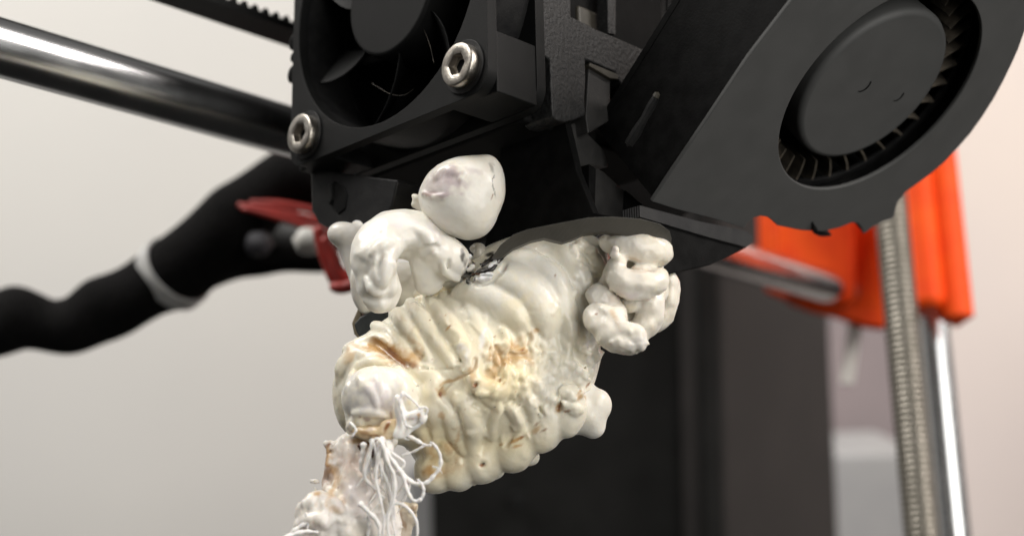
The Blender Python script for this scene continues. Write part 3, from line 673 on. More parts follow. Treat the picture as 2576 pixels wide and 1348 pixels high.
# fist-like dome at the left
f.pe(955, 1005, 15.15, 96, 84, 80, k=.06, ang=-10)
f.pe(885, 1000, 16.1, 44, 96, 80, k=.05, ang=6)
f.pe(905, 905, 16.0, 42, 50, 50, k=.12)
f.pe(945, 1062, 15.2, 70, 46, 60, k=.12)
f.freeze()
for pts, r0, r1, rm in [([(905, 950), (935, 985), (948, 1025)], 5, 5, 8), ([(940, 925), (960, 970), (962, 1020)], 4, 4, 7), ([(985, 935), (1012, 985), (1020, 1045)], 7, 6, 11), ([(890, 1040), (930, 1036), (975, 1046)], 6, 5, 8),
                        ([(880, 1080), (895, 1060), (905, 1040)], 7, 5, 8), ([(1012, 960), (1030, 1010), (1028, 1060)], 6, 6, 9), ([(1020, 1000), (1045, 1030), (1075, 1022)], 5, 4, 6), ([(1020, 1062), (1048, 1062), (1072, 1030)], 8, 4, 8)]:
    f.stroke(pts, r0, r1, rmid=rm, sink=.15, k=1.2)
for pts, r in (([(905, 985), (925, 960), (955, 950)], 6), ([(870, 985), (885, 940), (920, 915), (960, 910), (1000, 930), (1028, 960)], 9), ([(970, 940), (995, 990), (1000, 1040)], 5), ([(1000, 930), (1030, 975), (1042, 1020)], 7), ([(880, 1085), (890, 1068), (905, 1058), (915, 1070)], 7)):
    f.stroke(pts, r*.6, r*.5, rmid=r, sink=.1, k=.9)
f.pe(923, 1052, 14.55, 9, 9, 14, k=.03, cut=True); f.pe(905, 1048, 14.55, 5, 6, 10, k=.02, cut=True)
# crumpled small ridges scattered over the right half and between the folds
f.freeze(); rr = np.random.default_rng(5)
for i in range(250):
    if i < 170: u, v = rr.normal(1375, 62), rr.normal(955, 48)
    elif i < 225: u, v = rr.normal(1250, 120), rr.normal(960, 110)
    else: u, v = rr.normal(1480, 30), rr.normal(760, 80)
    if v > 1030 and u > 1200: continue
    if f.hit(u, v) is None or (u < 1330 and v < 850) or (i >= 225 and u < 1420): continue
    a = rr.normal(-1.25, .7); L = rr.uniform(10, 30); b = a+rr.normal(0, .6)
    p = [(u, v), (u+L*.5*math.cos(a), v-L*.5*math.sin(a)), (u+L*.5*(math.cos(a)+math.cos(b)), v-L*.5*(math.sin(a)+math.sin(b)))]
    r = rr.uniform(3.5, 8.5); f.stroke(p, r, r*.6, sink=rr.uniform(-.05, .3), k=.7, n=4)
# thin drips and films lying along the ribs
for i in range(75):
    u, v = rr.uniform(960, 1420), rr.uniform(740, 1130)
    if f.hit(u, v) is None: continue
    a = -1.0+rr.normal(0, .25) if v < 930 else -1.35+rr.normal(0, .4); L = rr.uniform(26, 70)
    r = rr.uniform(2, 5); f.stroke([(u, v), (u+L*.5*math.cos(a)+rr.normal(0, 3), v-L*.5*math.sin(a)), (u+L*math.cos(a), v-L*math.sin(a))], r*.4, r*.3, rmid=r, sink=rr.uniform(.1, .4), k=1.0, n=4)
# pits and seams
f.freeze()
for (u, v, r) in ((1196, 966, 8), (1108, 990, 7), (1258, 958, 5), (1125, 823, 5), (1212, 1168, 7), (1405, 1028, 8), (1160, 905, 6), (1060, 895, 8), (1040, 880, 7)):
    d = f.hit(u, v)
    if d: f.pe(u, v, d, r, r*.8, r*1.2, k=.04, cut=True)
for pts, r in (([(1180, 700), (1215, 716), (1255, 690), (1270, 660)], 6), ([(1105, 985), (1140, 955), (1190, 930), (1195, 900)], 6), ([(1270, 1120), (1285, 1100), (1300, 1090)], 4), ([(935, 858), (975, 885), (1030, 920)], 9), ([(1060, 925), (1100, 930), (1160, 925)], 5)):
    f.stroke(pts, r, r*.7, sink=-.1, k=.8, cut=True)
f.roughen(.034, 1.7, o=2); f.roughen(.016, 4.2, o=2); f.roughen(.003, 14, o=2)
spots = [
    (1370, 690, 150, 90, 0, WHITE, .75, 1), (1490, 800, 60, 150, 0, WHITE, .8, 1), (1230, 720, 90, 50, 0, WHITE, .5, 1), (1430, 950, 80, 60, 0, WHITE, .5, 1),
    (1040, 860, 60, 8, -40, TAN, .35, 1), (1180, 945, 10, 30, 10, TAN, .6), (1300, 860, 40, 10, 30, TAN, .35, 1), (1330, 900, 30, 14, -60, TAN, .5), (1265, 915, 50, 10, 20, TAN, .5), (1010, 905, 34, 8, -50, BRN, .7), (955, 860, 24, 8, -20, BRN, .5),
    (985, 885, 62, 34, -24, TAN, .8, 1.2), (930, 868, 30, 20, 10, TAN, .55, 1), (965, 868, 42, 22, -12, TAN, .85), (1000, 896, 50, 15, -30, BRN, .9), (985, 885, 30, 12, -25, BRN, .8), (1035, 915, 28, 10, -30, BRN, .8), (1020, 890, 42, 18, -20, TAN, .6), (1045, 900, 20, 26, 0, TAN, .5), (880, 890, 16, 40, -30, TAN, .55),
    (1215, 855, 9, 34, -12, (.90, .89, .87), .8), (1165, 890, 12, 34, 25, (.88, .86, .84), .5, 1), (1285, 890, 70, 34, 0, TAN, .42, 1), (1250, 925, 34, 30, 0, TAN, .4, 1),  # the near-white film patches are painted highlights
    (1128, 824, 14, 4, 45, TAN, .9), (1133, 820, 5, 4, 0, BRN, 1),
    (1245, 895, 34, 26, 10, TAN, .42, 1), (1300, 885, 26, 24, 0, TAN, .42, 1), (1322, 882, 12, 14, 0, TAN, .8), (1316, 880, 5, 4, 0, BRN, .9), (1350, 832, 12, 6, 0, TAN, .8), (1335, 855, 5, 26, -10, TAN, .4),
    (1240, 950, 50, 30, 0, TAN, .25, 1), (1140, 955, 46, 7, 22, TAN, .75), (1190, 925, 9, 40, 0, TAN, .55), (1105, 985, 14, 20, 20, TAN, .7), (1108, 992, 6, 8, 0, BRN, 1), (1196, 968, 11, 7, 0, BRN, 1), (1258, 955, 4, 6, 0, BRN, .9), (1198, 978, 3, 3, 0, BLK, .9),
    (1212, 1168, 12, 6, 10, BRN, 1), (1218, 1164, 5, 4, 0, BLK, 1), (1150, 1110, 10, 60, 8, TAN, .4, 1), (1080, 1130, 18, 40, 10, TAN, .4, 1), (1130, 1180, 50, 22, 12, TAN, .32, 1), (1130, 1130, 22, 26, 0, TAN, .45, 1), (1080, 1190, 34, 24, 20, TAN, .65, 1), (1095, 1150, 14, 22, 0, TAN, .4), (1112, 1045, 12, 14, 0, TAN, .6), (1150, 1150, 9, 18, 0, TAN, .35),
    (1300, 1105, 24, 6, 30, TAN, .95), (1313, 1098, 9, 4, 30, BRN, .9), (1303, 1120, 16, 4, 22, TAN, .85), (1348, 1078, 22, 7, 34, TAN, .6), (1368, 1082, 14, 3, 25, BRN, .7), (1262, 1117, 9, 4, 30, TAN, .8), (1350, 1066, 12, 3, 40, BRN, .6),
    (1408, 1025, 12, 15, -20, TAN, .85), (1410, 1022, 5, 12, -20, BRN, .95), (1425, 1033, 14, 3, 15, BRN, .8), (1460, 1000, 12, 11, 0, TAN, .75), (1478, 968, 16, 3, 45, BRN, .8), (1462, 982, 12, 3, 45, TAN, .8), (1370, 985, 14, 10, 0, GRY, .5),
    (1115, 712, 34, 8, 20, YEL, .7), (1080, 735, 28, 3, 25, TAN, .6), (1170, 700, 12, 5, -40, TAN, .5), (1010, 800, 18, 8, -40, TAN, .22, 1), (1050, 830, 10, 30, 20, YEL, .3, 1),
    (925, 1082, 50, 9, 8, TAN, .9), (985, 1082, 22, 14, 15, TAN, .8), (972, 1070, 5, 16, -20, BRN, 1), (980, 1040, 4, 16, 0, BRN, .7), (921, 1052, 9, 10, 0, BRN, .8), (905, 1047, 5, 5, 0, BRN, .8), (890, 1060, 10, 22, -20, YEL, .6), (1053, 1040, 6, 5, 0, TAN, .9), (1028, 1010, 8, 8, 0, YEL, .5),
    (1185, 690, 16, 9, 20, BLK, .95), (1215, 678, 26, 7, 12, BLK, .9), (1248, 655, 22, 7, 40, BLK, .95), (1170, 640, 8, 30, 20, BLK, .7), (1232, 640, 14, 14, 0, BLK, .9), (1178, 700, 3, 14, 0, BLK, .9),
    (1500, 700, 3, 3, 0, BLK, .7), (1375, 640, 3, 3, 0, BRN, .8), (1398, 692, 2.5, 6, 0, BRN, .8), (1440, 712, 3, 3, 0, BRN, .5), (1375, 795, 3, 3, 0, TAN, .7), (1243, 848, 4, 3, 30, BRN, .7), (1247, 868, 4, 4, 0, BRN, .7), (1232, 875, 3, 3, 0, BRN, .6), (1105, 815, 3, 2, 0, BRN, .5), (1082, 805, 2.5, 2.5, 0, BRN, .9), (1060, 830, 5, 4, 0, GRY, .7),
    (1480, 850, 20, 26, 0, (.88, .88, .88), .6), (1450, 820, 10, 20, 0, (.88, .88, .88), .4), (955, 990, 80, 70, 0, LAV, .75, 1), (880, 990, 40, 90, 0, GRY, .6, 1)]  # near-white patches here paint highlights on the plastic film
for i in range(70): spots.append((rr.uniform(1000, 1480), rr.uniform(760, 1180), rr.uniform(1.3, 3.2), rr.uniform(1.2, 2.6), rr.uniform(0, 90), [BRN, TAN, BLK][i % 3], .75))
yel = [(1310, 760, 110, .35), (1290, 900, 150, .55), (1240, 1010, 140, .45), (1100, 1130, 150, .75), (1250, 1130, 120, .5), (1150, 850, 120, .35), (1330, 1110, 100, .35), (1100, 730, 70, .5), (1270, 950, 90, .5), (1420, 930, 60, .2)]
finish('body', f, CREAM, spots, M['pla'], blob, yel)
BODY = f

# ---- teardrop bulb at the top
g = Field(*bounds(1025, 1290, 385, 640, 14.0, 18.0), .018)
for u, v, r, D in ((1138, 494, 80, 16.0), (1178, 486, 74, 16.05), (1206, 500, 44, 15.9), (1190, 562, 34, 15.9), (1140, 506, 62, 15.95), (1172, 532, 48, 15.9), (1208, 456, 44, 16.0), (1165, 466, 56, 16.0)): g.pe(u, v, D, r, r*.92, r, k=.28)
g.pe(1230, 434, 16.1, 24, 36, 24, k=.22)
g.freeze()
for pts, r in (([(1100, 450), (1118, 430), (1145, 424), (1165, 436), (1158, 456)], 5), ([(1062, 486), (1090, 496), (1125, 492)], 4), ([(1130, 438), (1140, 430), (1148, 440)], 5)): g.stroke(pts, r, r*.7, sink=.42, k=2.5)
for u, v, r in ((1050, 500, 13), (1043, 515, 10), (1058, 520, 14), (1040, 492, 5)): g.pe(u, v, 16.3, r, r*.9, r, k=.05)
g.roughen(.016, 2.5, o=3); g.roughen(.004, 14, o=2)
bs = [(1110, 462, 62, 40, 12, PUR, .6), (1120, 440, 44, 22, 10, PUR, .6), (1095, 486, 50, 9, -4, (.42, .33, .31), .75), (1150, 462, 50, 14, 0, PUR, .4, 1), (1110, 485, 58, 12, -4, PUR, .60, 1), (1080, 488, 26, 9, -10, BRN, .22, 1), (1128, 442, 26, 18, 0, PUR, .6, 1), (1140, 462, 20, 8, 0, PUR, .5, 1), (1190, 430, 40, 12, -5, PUR, .3, 1), (1240, 425, 9, 20, 0, BLK, .45), (1238, 496, 2, 10, -25, BRN, .8), (1246, 474, 1.8, 20, 8, BLK, .85), (1243, 450, 1.8, 14, -10, BLK, .8), (1165, 600, 40, 9, -25, GRY, .5, 1), (1058, 510, 14, 20, 0, GRY, .3)]
finish('bulb', g, WHITE, bs, M['plawhite'], blob, mott=.12)

# ---- curled fist of thick strand at the upper left
g = Field(*bounds(815, 1200, 515, 830, 14.2, 18.2), .02)
def rope(path, k=.12, n=6, fl=None):
    fl = fl or g; c = catmull(path, n); prev = None
    for q in c:
        p = np.array(P(q[0], q[1], q[3])); r = q[2]*q[3]/F
        if prev is not None: fl.cap(prev[0], p, prev[1], r, k)
        prev = (p, r)
rope([(1150, 690, 34, 16.3), (1110, 650, 44, 16.1), (1060, 600, 52, 16.0), (1000, 585, 50, 15.9), (955, 610, 46, 15.7), (942, 660, 44, 15.6), (950, 710, 42, 15.6), (962, 748, 30, 15.65)], .10)
rope([(1085, 640, 42, 15.9), (1075, 680, 32, 15.95), (1080, 712, 22, 16.0)], .10)
rope([(1110, 640, 34, 15.8), (1140, 665, 26, 15.9)], .15)
g.pe(1020, 720, 16.7, 90, 60, 40, k=.1); g.pe(935, 640, 15.6, 30, 40, 30, k=.2); g.pe(985, 625, 15.4, 24, 20, 20, k=.25); g.pe(1075, 610, 15.6, 26, 22, 20, k=.25); g.pe(960, 690, 15.25, 20, 30, 16, k=.25); g.pe(950, 640, 15.3, 18, 16, 14, k=.2); g.pe(1010, 590, 15.6, 30, 20, 20, k=.2)
g.freeze()
for pts, r in (([(935, 640), (955, 620), (990, 610)], 9), ([(920, 700), (935, 720), (960, 735)], 9), ([(985, 660), (990, 700), (980, 740)], 8), ([(1040, 575), (1075, 600), (1100, 640)], 10), ([(925, 755), (950, 765), (975, 755)], 9), ([(1110, 660), (1130, 690), (1150, 700)], 8)): g.stroke(pts, r*.6, r*.6, rmid=r, sink=.25, k=1.2)
for pts, r in (([(960, 640), (950, 670), (955, 700)], 5), ([(1060, 640), (1090, 620), (1110, 625)], 5), ([(1130, 655), (1120, 690)], 4)): g.stroke(pts, r, r*.5, sink=-.3, k=1.5, cut=True)
g.roughen(.030, 3.4, o=3); g.roughen(.020, 2.4, o=2, ridge=1.4); g.roughen(.004, 12, o=2)
finish('curled_strand', g, WHITE, [(1010, 560, 60, 14, 0, LAV, .6, 1), (1090, 585, 40, 30, -30, LAV, .6, 1), (1170, 650, 10, 26, 10, BLK, .85), (1150, 680, 16, 16, 0, GRY, .4), (1176, 680, 10, 8, 0, TAN, .6), (1065, 715, 10, 8, 0, GRY, .6), (1170, 695, 16, 5, 0, BLK, .8)], M['plawhite'], blob, mott=.10)
g = Field(*bounds(815, 975, 550, 815, 15.6, 18.2), .02)
rope([(848, 587, 19, 17.0), (870, 592, 22, 17.0), (890, 606, 28, 17.0), (905, 640, 34, 17.0), (915, 690, 28, 16.9), (925, 740, 24, 16.8), (935, 775, 18, 16.8)], .10)
rope([(905, 572, 20, 17.2), (920, 590, 26, 17.1), (925, 630, 28, 17.0)], .08)
rope([(905, 690, 20, 16.7), (908, 740, 18, 16.7), (920, 772, 14, 16.7)], .06)
g.roughen(.018, 2.6, o=2)
finish('side_lobe', g, (.72, .70, .66), [(890, 590, 50, 30, 0, GRY, .4, 1)], M['plawhite'], blob, mott=.08)

# ---- black silicone sock corner and brass edge peeping out at the left
blk = empty('heater_block', P(930, 820, 17), 'dark rubbery heater block corner with thin brass rim peeping out of the plastic at left', 'heater block')
slab('sock', [(890, 815), (905, 797), (935, 782), (958, 776), (960, 768), (985, 770), (1010, 775), (1010, 830), (950, 880), (912, 850), (903, 846), (896, 835)], P(930, 810, 16.6), Vector((.15, .97, -.15)).normalized(), .8, M['silicone'], blk, .05, segs=3)
slab('brass_rim', [(884, 812), (900, 775), (906, 768), (912, 800), (905, 820), (912, 845), (925, 862), (905, 855), (890, 840)], P(930, 810, 16.8), Vector((.15, .97, -.15)).normalized(), .7, M['brass'], blk, .03)
slab('sock_lip', [(962, 766), (985, 764), (1000, 772), (1000, 790), (965, 792)], P(930, 810, 16.45), Vector((.1, .97, -.2)).normalized(), .3, M['silicone'], blk, .03)

# ---- coil of strand at the right
g = Field(*bounds(1440, 1725, 585, 905, 14.2, 18.4), .02)
rope([(1520, 612, 16, 15.9), (1560, 616, 24, 15.75), (1605, 622, 33, 15.7), (1645, 632, 36, 15.75), (1655, 640, 30, 15.8)], .055)
rope([(1558, 652, 14, 15.6), (1548, 680, 17, 15.6), (1565, 705, 24, 15.5), (1605, 712, 25, 15.45), (1645, 712, 22, 15.5), (1662, 690, 15, 15.6)], .055)
rope([(1600, 690, 22, 15.65), (1640, 690, 20, 15.65)], .05)
rope([(1560, 720, 14, 15.5), (1590, 734, 16, 15.45), (1632, 734, 16, 15.5)], .05)
rope([(1636, 745, 26, 15.8), (1640, 785, 27, 15.8), (1618, 826, 26, 15.8), (1580, 845, 26, 15.8)], .07)
rope([(1676, 702, 24, 16.4), (1680, 740, 22, 16.4), (1668, 790, 22, 16.4), (1650, 815, 16, 16.4)], .07)
g.pe(1615, 668, 16.0, 52, 36, 20, k=.05); g.pe(1600, 790, 16.1, 40, 60, 30, k=.05)
rope([(1690, 700, 12, 16.3), (1686, 760, 10, 16.3)], .07)
for u, v, r in ((1548, 628, 8), (1541, 640, 7), (1552, 645, 8), (1536, 690, 8), (1534, 706, 8), (1542, 722, 8), (1668, 720, 9), (1672, 706, 8), (1655, 735, 8)): g.pe(u, v, 15.5, r, r, r, k=.03)
g.pe(1560, 700, 15.95, 40, 60, 26, k=.08); g.pe(1530, 740, 16.0, 36, 50, 26, k=.10); g.pe(1640, 720, 16.1, 44, 60, 24, k=.06)
g.pe(1585, 756, 15.75, 24, 30, 24, k=.04, ang=-15)
g.pe(1560, 800, 16.1, 50, 70, 30, k=.1)
# crust flap below
rope([(1495, 790, 22, 15.5), (1520, 820, 32, 15.4), (1555, 848, 30, 15.3), (1595, 862, 26, 15.3)], .08)
rope([(1510, 780, 14, 15.4), (1545, 800, 14, 15.3), (1570, 830, 14, 15.2), (1600, 838, 16, 15.2), (1608, 862, 14, 15.2)], .05)
rope([(1500, 740, 22, 15.7), (1530, 770, 20, 15.6), (1555, 800, 16, 15.4)], .10)
g.freeze(); r3 = np.random.default_rng(3)
for i in range(70):
    u, v = r3.normal(1590, 24), r3.normal(862, 14)
    if g.hit(u, v): g.stroke([(u, v), (u+r3.normal(0, 5), v+r3.normal(0, 5))], r3.uniform(2, 4.5), sink=0, k=.6, n=2)
for i in range(24): g.stroke([(1555+i*1.6, 826-(i % 3)*1.2), (1556+i*1.6+r3.normal(0, 1.5), 814+r3.normal(0, 3))], 1.6, .9, D=15.15, k=.5, n=2)
g.roughen(.022, 4, o=3); g.roughen(.014, 4, o=2, ridge=1.4); g.roughen(.006, 12, o=2)
finish('coiled_strand', g, (.80, .765, .69), [(1585, 745, 26, 16, 0, LAV, .7, 1), (1585, 772, 20, 12, 0, YEL, .3), (1545, 795, 12, 30, 10, TAN, .35, 1), (1600, 860, 36, 16, 0, GRY, .5, 1), (1560, 745, 40, 24, 0, (.66, .54, .46), .4, 1), (1620, 680, 50, 7, -10, (.66, .52, .40), .45, 1), (1500, 705, 5, 14, 30, BLK, .6), (1545, 632, 8, 16, 0, PUR, .5), (1590, 650, 30, 5, -15, TAN, .25, 1), (1580, 800, 20, 14, 0, TAN, .25, 1), (1500, 790, 4, 3, 0, BRN, .9)], M['pla'], blob, mott=.15)  # the pinkish tints paint shade into the coil creases

# ---- knob sticking out low on the right
g = Field(*bounds(1400, 1550, 950, 1115, 14.6, 17.6), .018)
for u, v, r, D in ((1478, 1042, 48, 16.1), (1498, 1008, 34, 16.05), (1505, 1020, 32, 16.1), (1488, 1070, 30, 16.1), (1440, 1055, 40, 16.1), (1468, 975, 26, 16.1), (1450, 1010, 34, 16.0), (1495, 1078, 20, 16.1)): g.pe(u, v, D, r, r*.95, r, k=.10)
g.roughen(.018, 2.6, o=2); g.roughen(.003, 12, o=2)
finish('knob', g, WHITE, [(1462, 1000, 13, 12, 0, TAN, .85), (1458, 998, 6, 6, 0, BRN, .5), (1476, 968, 20, 4, 45, BRN, .8), (1452, 990, 16, 5, 45, TAN, .8)], M['pla'], blob, mott=.12)

# ---- crumpled tail hanging at lower left
g = Field(*bounds(660, 1080, 1070, 1480, 13.4, 17.2), .02)
for a in ((880, 1170, 15.3, 58, 80, 50, -8), (925, 1150, 15.3, 60, 70, 45, 0), (900, 1260, 15.1, 80, 70, 50, -20), (850, 1330, 14.9, 90, 70, 55, -30), (800, 1300, 14.8, 60, 44, 36, -30), (950, 1330, 15.0, 60, 100, 45, 0), (780, 1400, 14.8, 90, 60, 50, -30), (900, 1420, 14.9, 90, 70, 50, 0), (940, 1110, 15.5, 58, 30, 40, 0)):
    g.pe(a[0], a[1], a[2], a[3], a[4], a[5], k=.12, ang=a[6])
g.freeze(); r4 = np.random.default_rng(9)
g.stroke([(830, 1118), (828, 1160), (822, 1210), (838, 1255)], 9, 8, sink=-.1, k=.8)
g.stroke([(865, 1110), (880, 1160), (885, 1220), (905, 1280), (940, 1340)], 8, 10, sink=.1, k=1.2, rmid=16)
g.stroke([(925, 1120), (918, 1160), (905, 1200)], 8, 8, sink=0, k=.9)
g.stroke([(770, 1268), (800, 1252), (835, 1262), (860, 1290)], 12, 8, sink=-.1, k=.8)
g.stroke([(735, 1345), (765, 1310), (800, 1300), (820, 1320)], 8, 8, sink=-.1, k=.8)
g.stroke([(905, 1215), (930, 1195), (955, 1230), (975, 1290)], 12, 8, sink=0, k=.8)
for i in range(240):
    u, v = r4.uniform(730, 990), r4.uniform(1110, 1360)
    if g.hit(u, v) is None: continue
    a = r4.normal(-1.7 if u > 830 and v < 1260 else -.6, .6); L = r4.uniform(8, 34); b = a+r4.normal(0, .6)
    g.stroke([(u, v), (u+L*.5*math.cos(a), v-L*.5*math.sin(a)), (u+L*.5*(math.cos(a)+math.cos(b)), v-L*.5*(math.sin(a)+math.sin(b)))], r4.uniform(2, 6), 2, sink=.05, k=.8, n=3)
for i in range(40):
    t = r4.uniform(); u = 830-60*t+r4.normal(0, 6); v = 1110+170*t
    g.stroke([(u, v), (u-r4.uniform(4, 14), v+r4.normal(0, 8))], r4.uniform(2, 4), 1.2, D=15.2, k=.6, n=2)
g.roughen(.02, 4, o=3); g.roughen(.009, 14, o=2)
g.roughen(.02, 5, o=2, ridge=1.5, stretch=(1.4, 1, .6))
PNK = (.74, .62, .54)
ts = [(832, 1150, 14, 50, 0, TAN, .85), (824, 1190, 12, 50, 0, BRN, .6), (842, 1215, 14, 60, 5, TAN, .7), (880, 1160, 50, 80, 0, PNK, .62, 1), (900, 1230, 50, 60, 0, PNK, .4, 1), (930, 1112, 12, 12, 0, BRN, .95), (945, 1130, 6, 26, 15, BRN, .95), (914, 1126, 9, 10, 0, BRN, .85), (900, 1110, 34, 6, 0, TAN, .8), (945, 1105, 50, 7, 0, TAN, .8), (845, 1280, 26, 12, -30, TAN, .55), (862, 1260, 12, 14, 0, TAN, .6), (800, 1240, 12, 8, 30, TAN, .8), (935, 1185, 5, 6, 0, BLK, .8), (850, 1180, 4, 4, 0, BRN, .6), (870, 1320, 6, 6, 0, GRY, .8), (900, 1240, 60, 60, 0, LAV, .5, 1), (780, 1330, 60, 14, 30, PUR, .4, 1), (830, 1118, 12, 6, 0, BRN, .7)]
for i in range(30): ts.append((r4.uniform(760, 980), r4.uniform(1120, 1348), r4.uniform(1.5, 3), r4.uniform(1.5, 3), 0, [BRN, TAN][i % 2], .7))
finish('tail', g, (.80, .765, .725), ts, M['pla'], blob, [(850, 1230, 60, .3)], mott=.15)
g = Field(*bounds(880, 1030, 1060, 1115, 13.8, 15.6), .014)
for path in ([(898, 1082, 10, 14.95), (930, 1090, 12, 14.85), (965, 1088, 13, 14.75), (990, 1080, 14, 14.7), (1008, 1074, 9, 14.75)], [(970, 1076, 9, 14.75), (982, 1070, 10, 14.7), (996, 1076, 9, 14.7)]): rope(path, .05, fl=g)
g.roughen(.02, 9, o=3); g.roughen(.01, 5, o=2, ridge=1.4)
finish('scorched_collar', g, (.66, .50, .33), [(975, 1072, 6, 18, -20, BRN, .95), (915, 1088, 22, 5, 0, BRN, .6), (945, 1096, 20, 4, 0, BRN, .8), (990, 1078, 14, 8, 0, YEL, .5), (930, 1080, 12, 6, 0, PUR, .4)], M['pla'], blob, mott=.3)
for pts, r, D in (([(948, 1108), (940, 1130), (936, 1150)], 6, 14.66), ([(905, 1118), (912, 1135), (914, 1142)], 8, 14.75)):
    c = catmull(pts, 5); link('char_streak', tube_mesh([P(q[0], q[1], D) for q in c], [r*D/F*(.9-.5*i/len(c)) for i in range(len(c))], 8), M['char'], blob)
# thin looping strands
def strand(pts, r, D, nm='strand'):
    c = catmull([(p[0], p[1], p[2] if len(p) > 2 else D) for p in pts], 8); n = len(c)
    r *= .88; rr_ = [(r*(1-.55*(i/(n-1))**1.5)*(1+.16*math.sin(i*1.1+r)+.12*math.sin(i*.45+2*r)))*D/F for i in range(n)]
    return link(nm, tube_mesh([P(*q) for q in c], rr_, 10), M['strand'], blob, angle=180)
for pts, r, D in [
    ([(960, 1100), (968, 1130), (985, 1160), (1010, 1190), (1040, 1214), (1070, 1214), (1092, 1195), (1108, 1170), (1106, 1140), (1092, 1118), (1082, 1112)], 7.5, 14.6),
    ([(955, 1105), (975, 1140), (1000, 1175), (1015, 1200), (1025, 1235), (1040, 1258), (1058, 1255), (1066, 1235), (1060, 1215), (1050, 1205)], 7, 14.5),
    ([(1000, 1080), (1020, 1092), (1045, 1105), (1068, 1118), (1085, 1120)], 7, 14.7),
    ([(990, 1072), (1000, 1090), (1018, 1102), (1030, 1106)], 3.5, 14.7),
    ([(1010, 1145), (1040, 1135), (1065, 1122), (1090, 1116)], 4.5, 14.9),
    ([(958, 1110), (952, 1150), (945, 1200), (955, 1250), (965, 1300), (960, 1370)], 6, 14.5),
    ([(962, 1115), (975, 1160), (992, 1200), (990, 1260), (975, 1310), (985, 1380)], 6.5, 14.4),
    ([(950, 1110), (958, 1170), (975, 1215), (985, 1260), (968, 1320), (958, 1380)], 5, 14.6),
    ([(970, 1120), (985, 1160), (1012, 1185), (1030, 1215), (1020, 1250), (1000, 1290)], 4.5, 14.7),
    ([(975, 1150), (1000, 1190), (1025, 1200), (1028, 1225), (1010, 1262)], 4, 14.8),
    ([(905, 1265), (925, 1285), (948, 1310), (955, 1345), (950, 1400)], 8, 14.5),
    ([(985, 1262), (1015, 1270), (1040, 1295), (1050, 1330), (1042, 1400)], 6, 14.6),
    ([(925, 1290), (930, 1320), (925, 1350), (930, 1400)], 6, 14.7),
    ([(945, 1120), (935, 1160), (920, 1190), (925, 1230)], 4, 14.7),
    ([(915, 1115), (912, 1145), (908, 1175), (918, 1200)], 8, 14.7),
    ([(1012, 1044), (1040, 1040), (1062, 1024), (1076, 1030), (1066, 1050)], 4, 14.6), ([(1020, 1070), (1042, 1074), (1066, 1056)], 4, 14.6),
    ([(1015, 985), (1005, 1010), (1012, 1040), (1020, 1070)], 6, 14.45),
    ([(1018, 990), (1040, 1008), (1060, 1035), (1040, 1050)], 4, 14.6),
    ([(1088, 1172), (1104, 1178), (1112, 1190)], 2.6, 14.6),
    ([(880, 1062), (895, 1080), (885, 1098)], 5, 14.6), ([(722, 1356), (745, 1330), (775, 1312), (806, 1305)], 7, 14.6),
    ([(700, 1360), (735, 1345), (770, 1336), (800, 1338)], 8, 14.5), ([(770, 1290), (775, 1310), (772, 1330)], 5, 14.6),
]: strand(pts, r, D)
r6 = np.random.default_rng(77)
for i in range(22):
    u, v = r6.uniform(935, 985), r6.uniform(1098, 1122); L = r6.uniform(70, 230); du = r6.normal(12 if i % 2 else 30, 22); b = r6.normal(0, 16)
    strand([(u, v), (u+du*.3+b*.5, v+L*.3), (u+du*.8+b, v+L*.62), (u+du*.7, v+L*.85), (u+du*.55-b, v+L)], r6.uniform(2.6, 6), 14.55+r6.uniform(0, .35))
# torn web at the strands' root and a dirty flake
g = Field(*bounds(985, 1090, 1000, 1125, 14.0, 15.6), .012)
g.pe(1030, 1072, 14.66, 36, 16, 4, k=.05, ang=28); g.pe(1012, 1085, 14.64, 18, 16, 5, k=.05)
for pts, r in (([(1000, 1000), (1008, 1040), (1010, 1075), (998, 1092)], 8), ([(1008, 1045), (1040, 1044), (1062, 1030)], 4), ([(1060, 1062), (1068, 1045)], 4)):
    c = catmull(pts, 6); pv = None
    for q in c:
        p = np.array(P(q[0], q[1], 14.62)); 
        if pv is not None: g.cap(pv, p, r*14.6/F, r*14.6/F, .05)
        pv = p
g.roughen(.016, 8, o=2)
finish('torn_web', g, (.86, .85, .83), [(1052, 1042, 8, 6, 30, TAN, .9)], M['plawhite'], blob, mott=.05)
g = Field(*bounds(930, 1010, 1090, 1160, 14.0, 15.8), .014)
for a in ((962, 1112, 14.75, 22, 22, 20), (955, 1135, 14.7, 15, 18, 14), (975, 1125, 14.65, 14, 20, 12), (945, 1108, 14.8, 18, 14, 16)): g.pe(*a, k=.08)
g.roughen(.02, 8, o=2); finish('strand_root', g, (.84, .83, .81), [], M['plawhite'], blob, mott=.05)
g = Field(*bounds(990, 1070, 1250, 1360, 14.2, 15.8), .014)
for a in ((1015, 1310, 15.1, 20, 42, 6, 12), (1028, 1285, 15.1, 14, 26, 6, 20), (1038, 1276, 15.05, 10, 8, 7, 0)): g.pe(a[0], a[1], a[2], a[3], a[4], a[5], k=.06, ang=a[6])
g.roughen(.03, 7, o=3); g.roughen(.02, 5, o=2, ridge=1.5, stretch=(2, 1, .4))
finish('dirty_flake', g, (.50, .44, .36), [(1015, 1300, 5, 40, 10, BRN, .4), (1005, 1320, 5, 26, 0, BRN, .5), (1040, 1276, 12, 8, 0, BRN, .4)], M['pla'], blob, mott=.3)

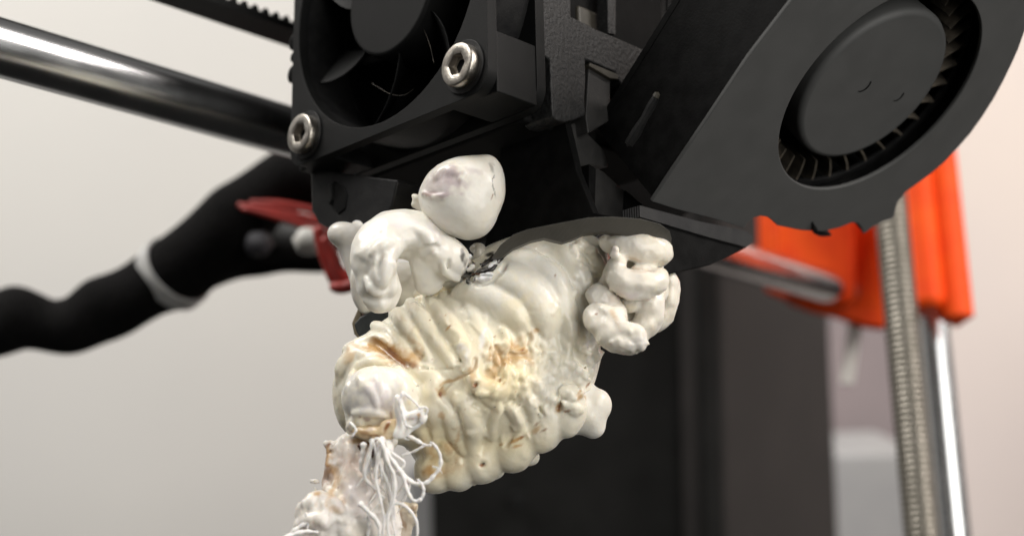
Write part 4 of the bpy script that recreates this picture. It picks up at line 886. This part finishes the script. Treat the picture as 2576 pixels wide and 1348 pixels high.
# ---- scorched crust and nozzle remnant beneath the bulb
cr = empty('nozzle', P(1205, 655, 16.6), 'grimy nozzle stub with flaky black burnt crust between the bulb and the mantle', 'nozzle')
g = Field(*bounds(1135, 1290, 600, 725, 15.0, 17.4), .014)
for a in ((1205, 640, 16.3, 16, 26, 22), (1178, 650, 16.25, 12, 16, 14), (1165, 632, 16.2, 12, 8, 10), (1188, 672, 16.1, 10, 14, 12), (1200, 625, 16.4, 20, 14, 20)): g.pe(*a, k=.05)
g.roughen(.03, 7, o=2); finish('nozzle_tip', g, (.45, .43, .38), [(1190, 665, 6, 20, 20, BLK, .9), (1165, 640, 10, 5, -40, BLK, .9), (1215, 655, 8, 10, 0, TAN, .5)], M['pla'], cr, mott=.2)
g = Field(*bounds(1140, 1300, 610, 725, 14.8, 17.2), .012); r5 = np.random.default_rng(21)
def crust(paths, n, jit, rlo, rhi, D0):
    for p in paths:
        c = catmull(p, n)
        for q in c:
            for _ in range(3):
                u, v = q[0]+r5.normal(0, jit), q[1]+r5.normal(0, jit*.6); r = r5.uniform(rlo, rhi); d = min(x for x in (BODY.hit(u, v), D0) if x)
                g.pe(u, v, d-.02, r, r*.55, r*.7, k=.02, ang=r5.uniform(-60, 60))
crust([[(1160, 690), (1178, 694), (1200, 688), (1222, 684)], [(1180, 688), (1172, 672), (1166, 652)], [(1222, 660), (1240, 652), (1262, 636)], [(1205, 684), (1232, 680), (1250, 662), (1268, 640)], [(1176, 694), (1178, 712)], [(1215, 668), (1240, 645)]], 7, 2.2, 2.0, 5.5, 16.05)
g.roughen(.012, 18, o=2); finish('burnt_crust', g, BLK, [(1200, 690, 20, 3, 0, BRN, .6), (1250, 660, 12, 3, 40, GRY, .6)], M['pla'], cr, mott=.0)
g = Field(*bounds(1140, 1300, 610, 735, 14.8, 17.2), .012)
crust([[(1192, 704), (1215, 702), (1232, 697)], [(1210, 692), (1235, 690)], [(1232, 672), (1250, 655), (1262, 645)], [(1180, 680), (1190, 670)], [(1165, 640), (1180, 645)]], 6, 1.8, 3, 6.5, 16.0)
g.ell(P(1215, 690, 16.1), (.02, .02, .02), .02); g.roughen(.012, 14, o=2); finish('pale_flakes', g, (.80, .80, .80), [(1196, 704, 3, 10, 0, BLK, .8), (1225, 692, 20, 2, 0, BLK, .6)], M['plawhite'], cr, mott=.05)['kind'] = 'stuff'
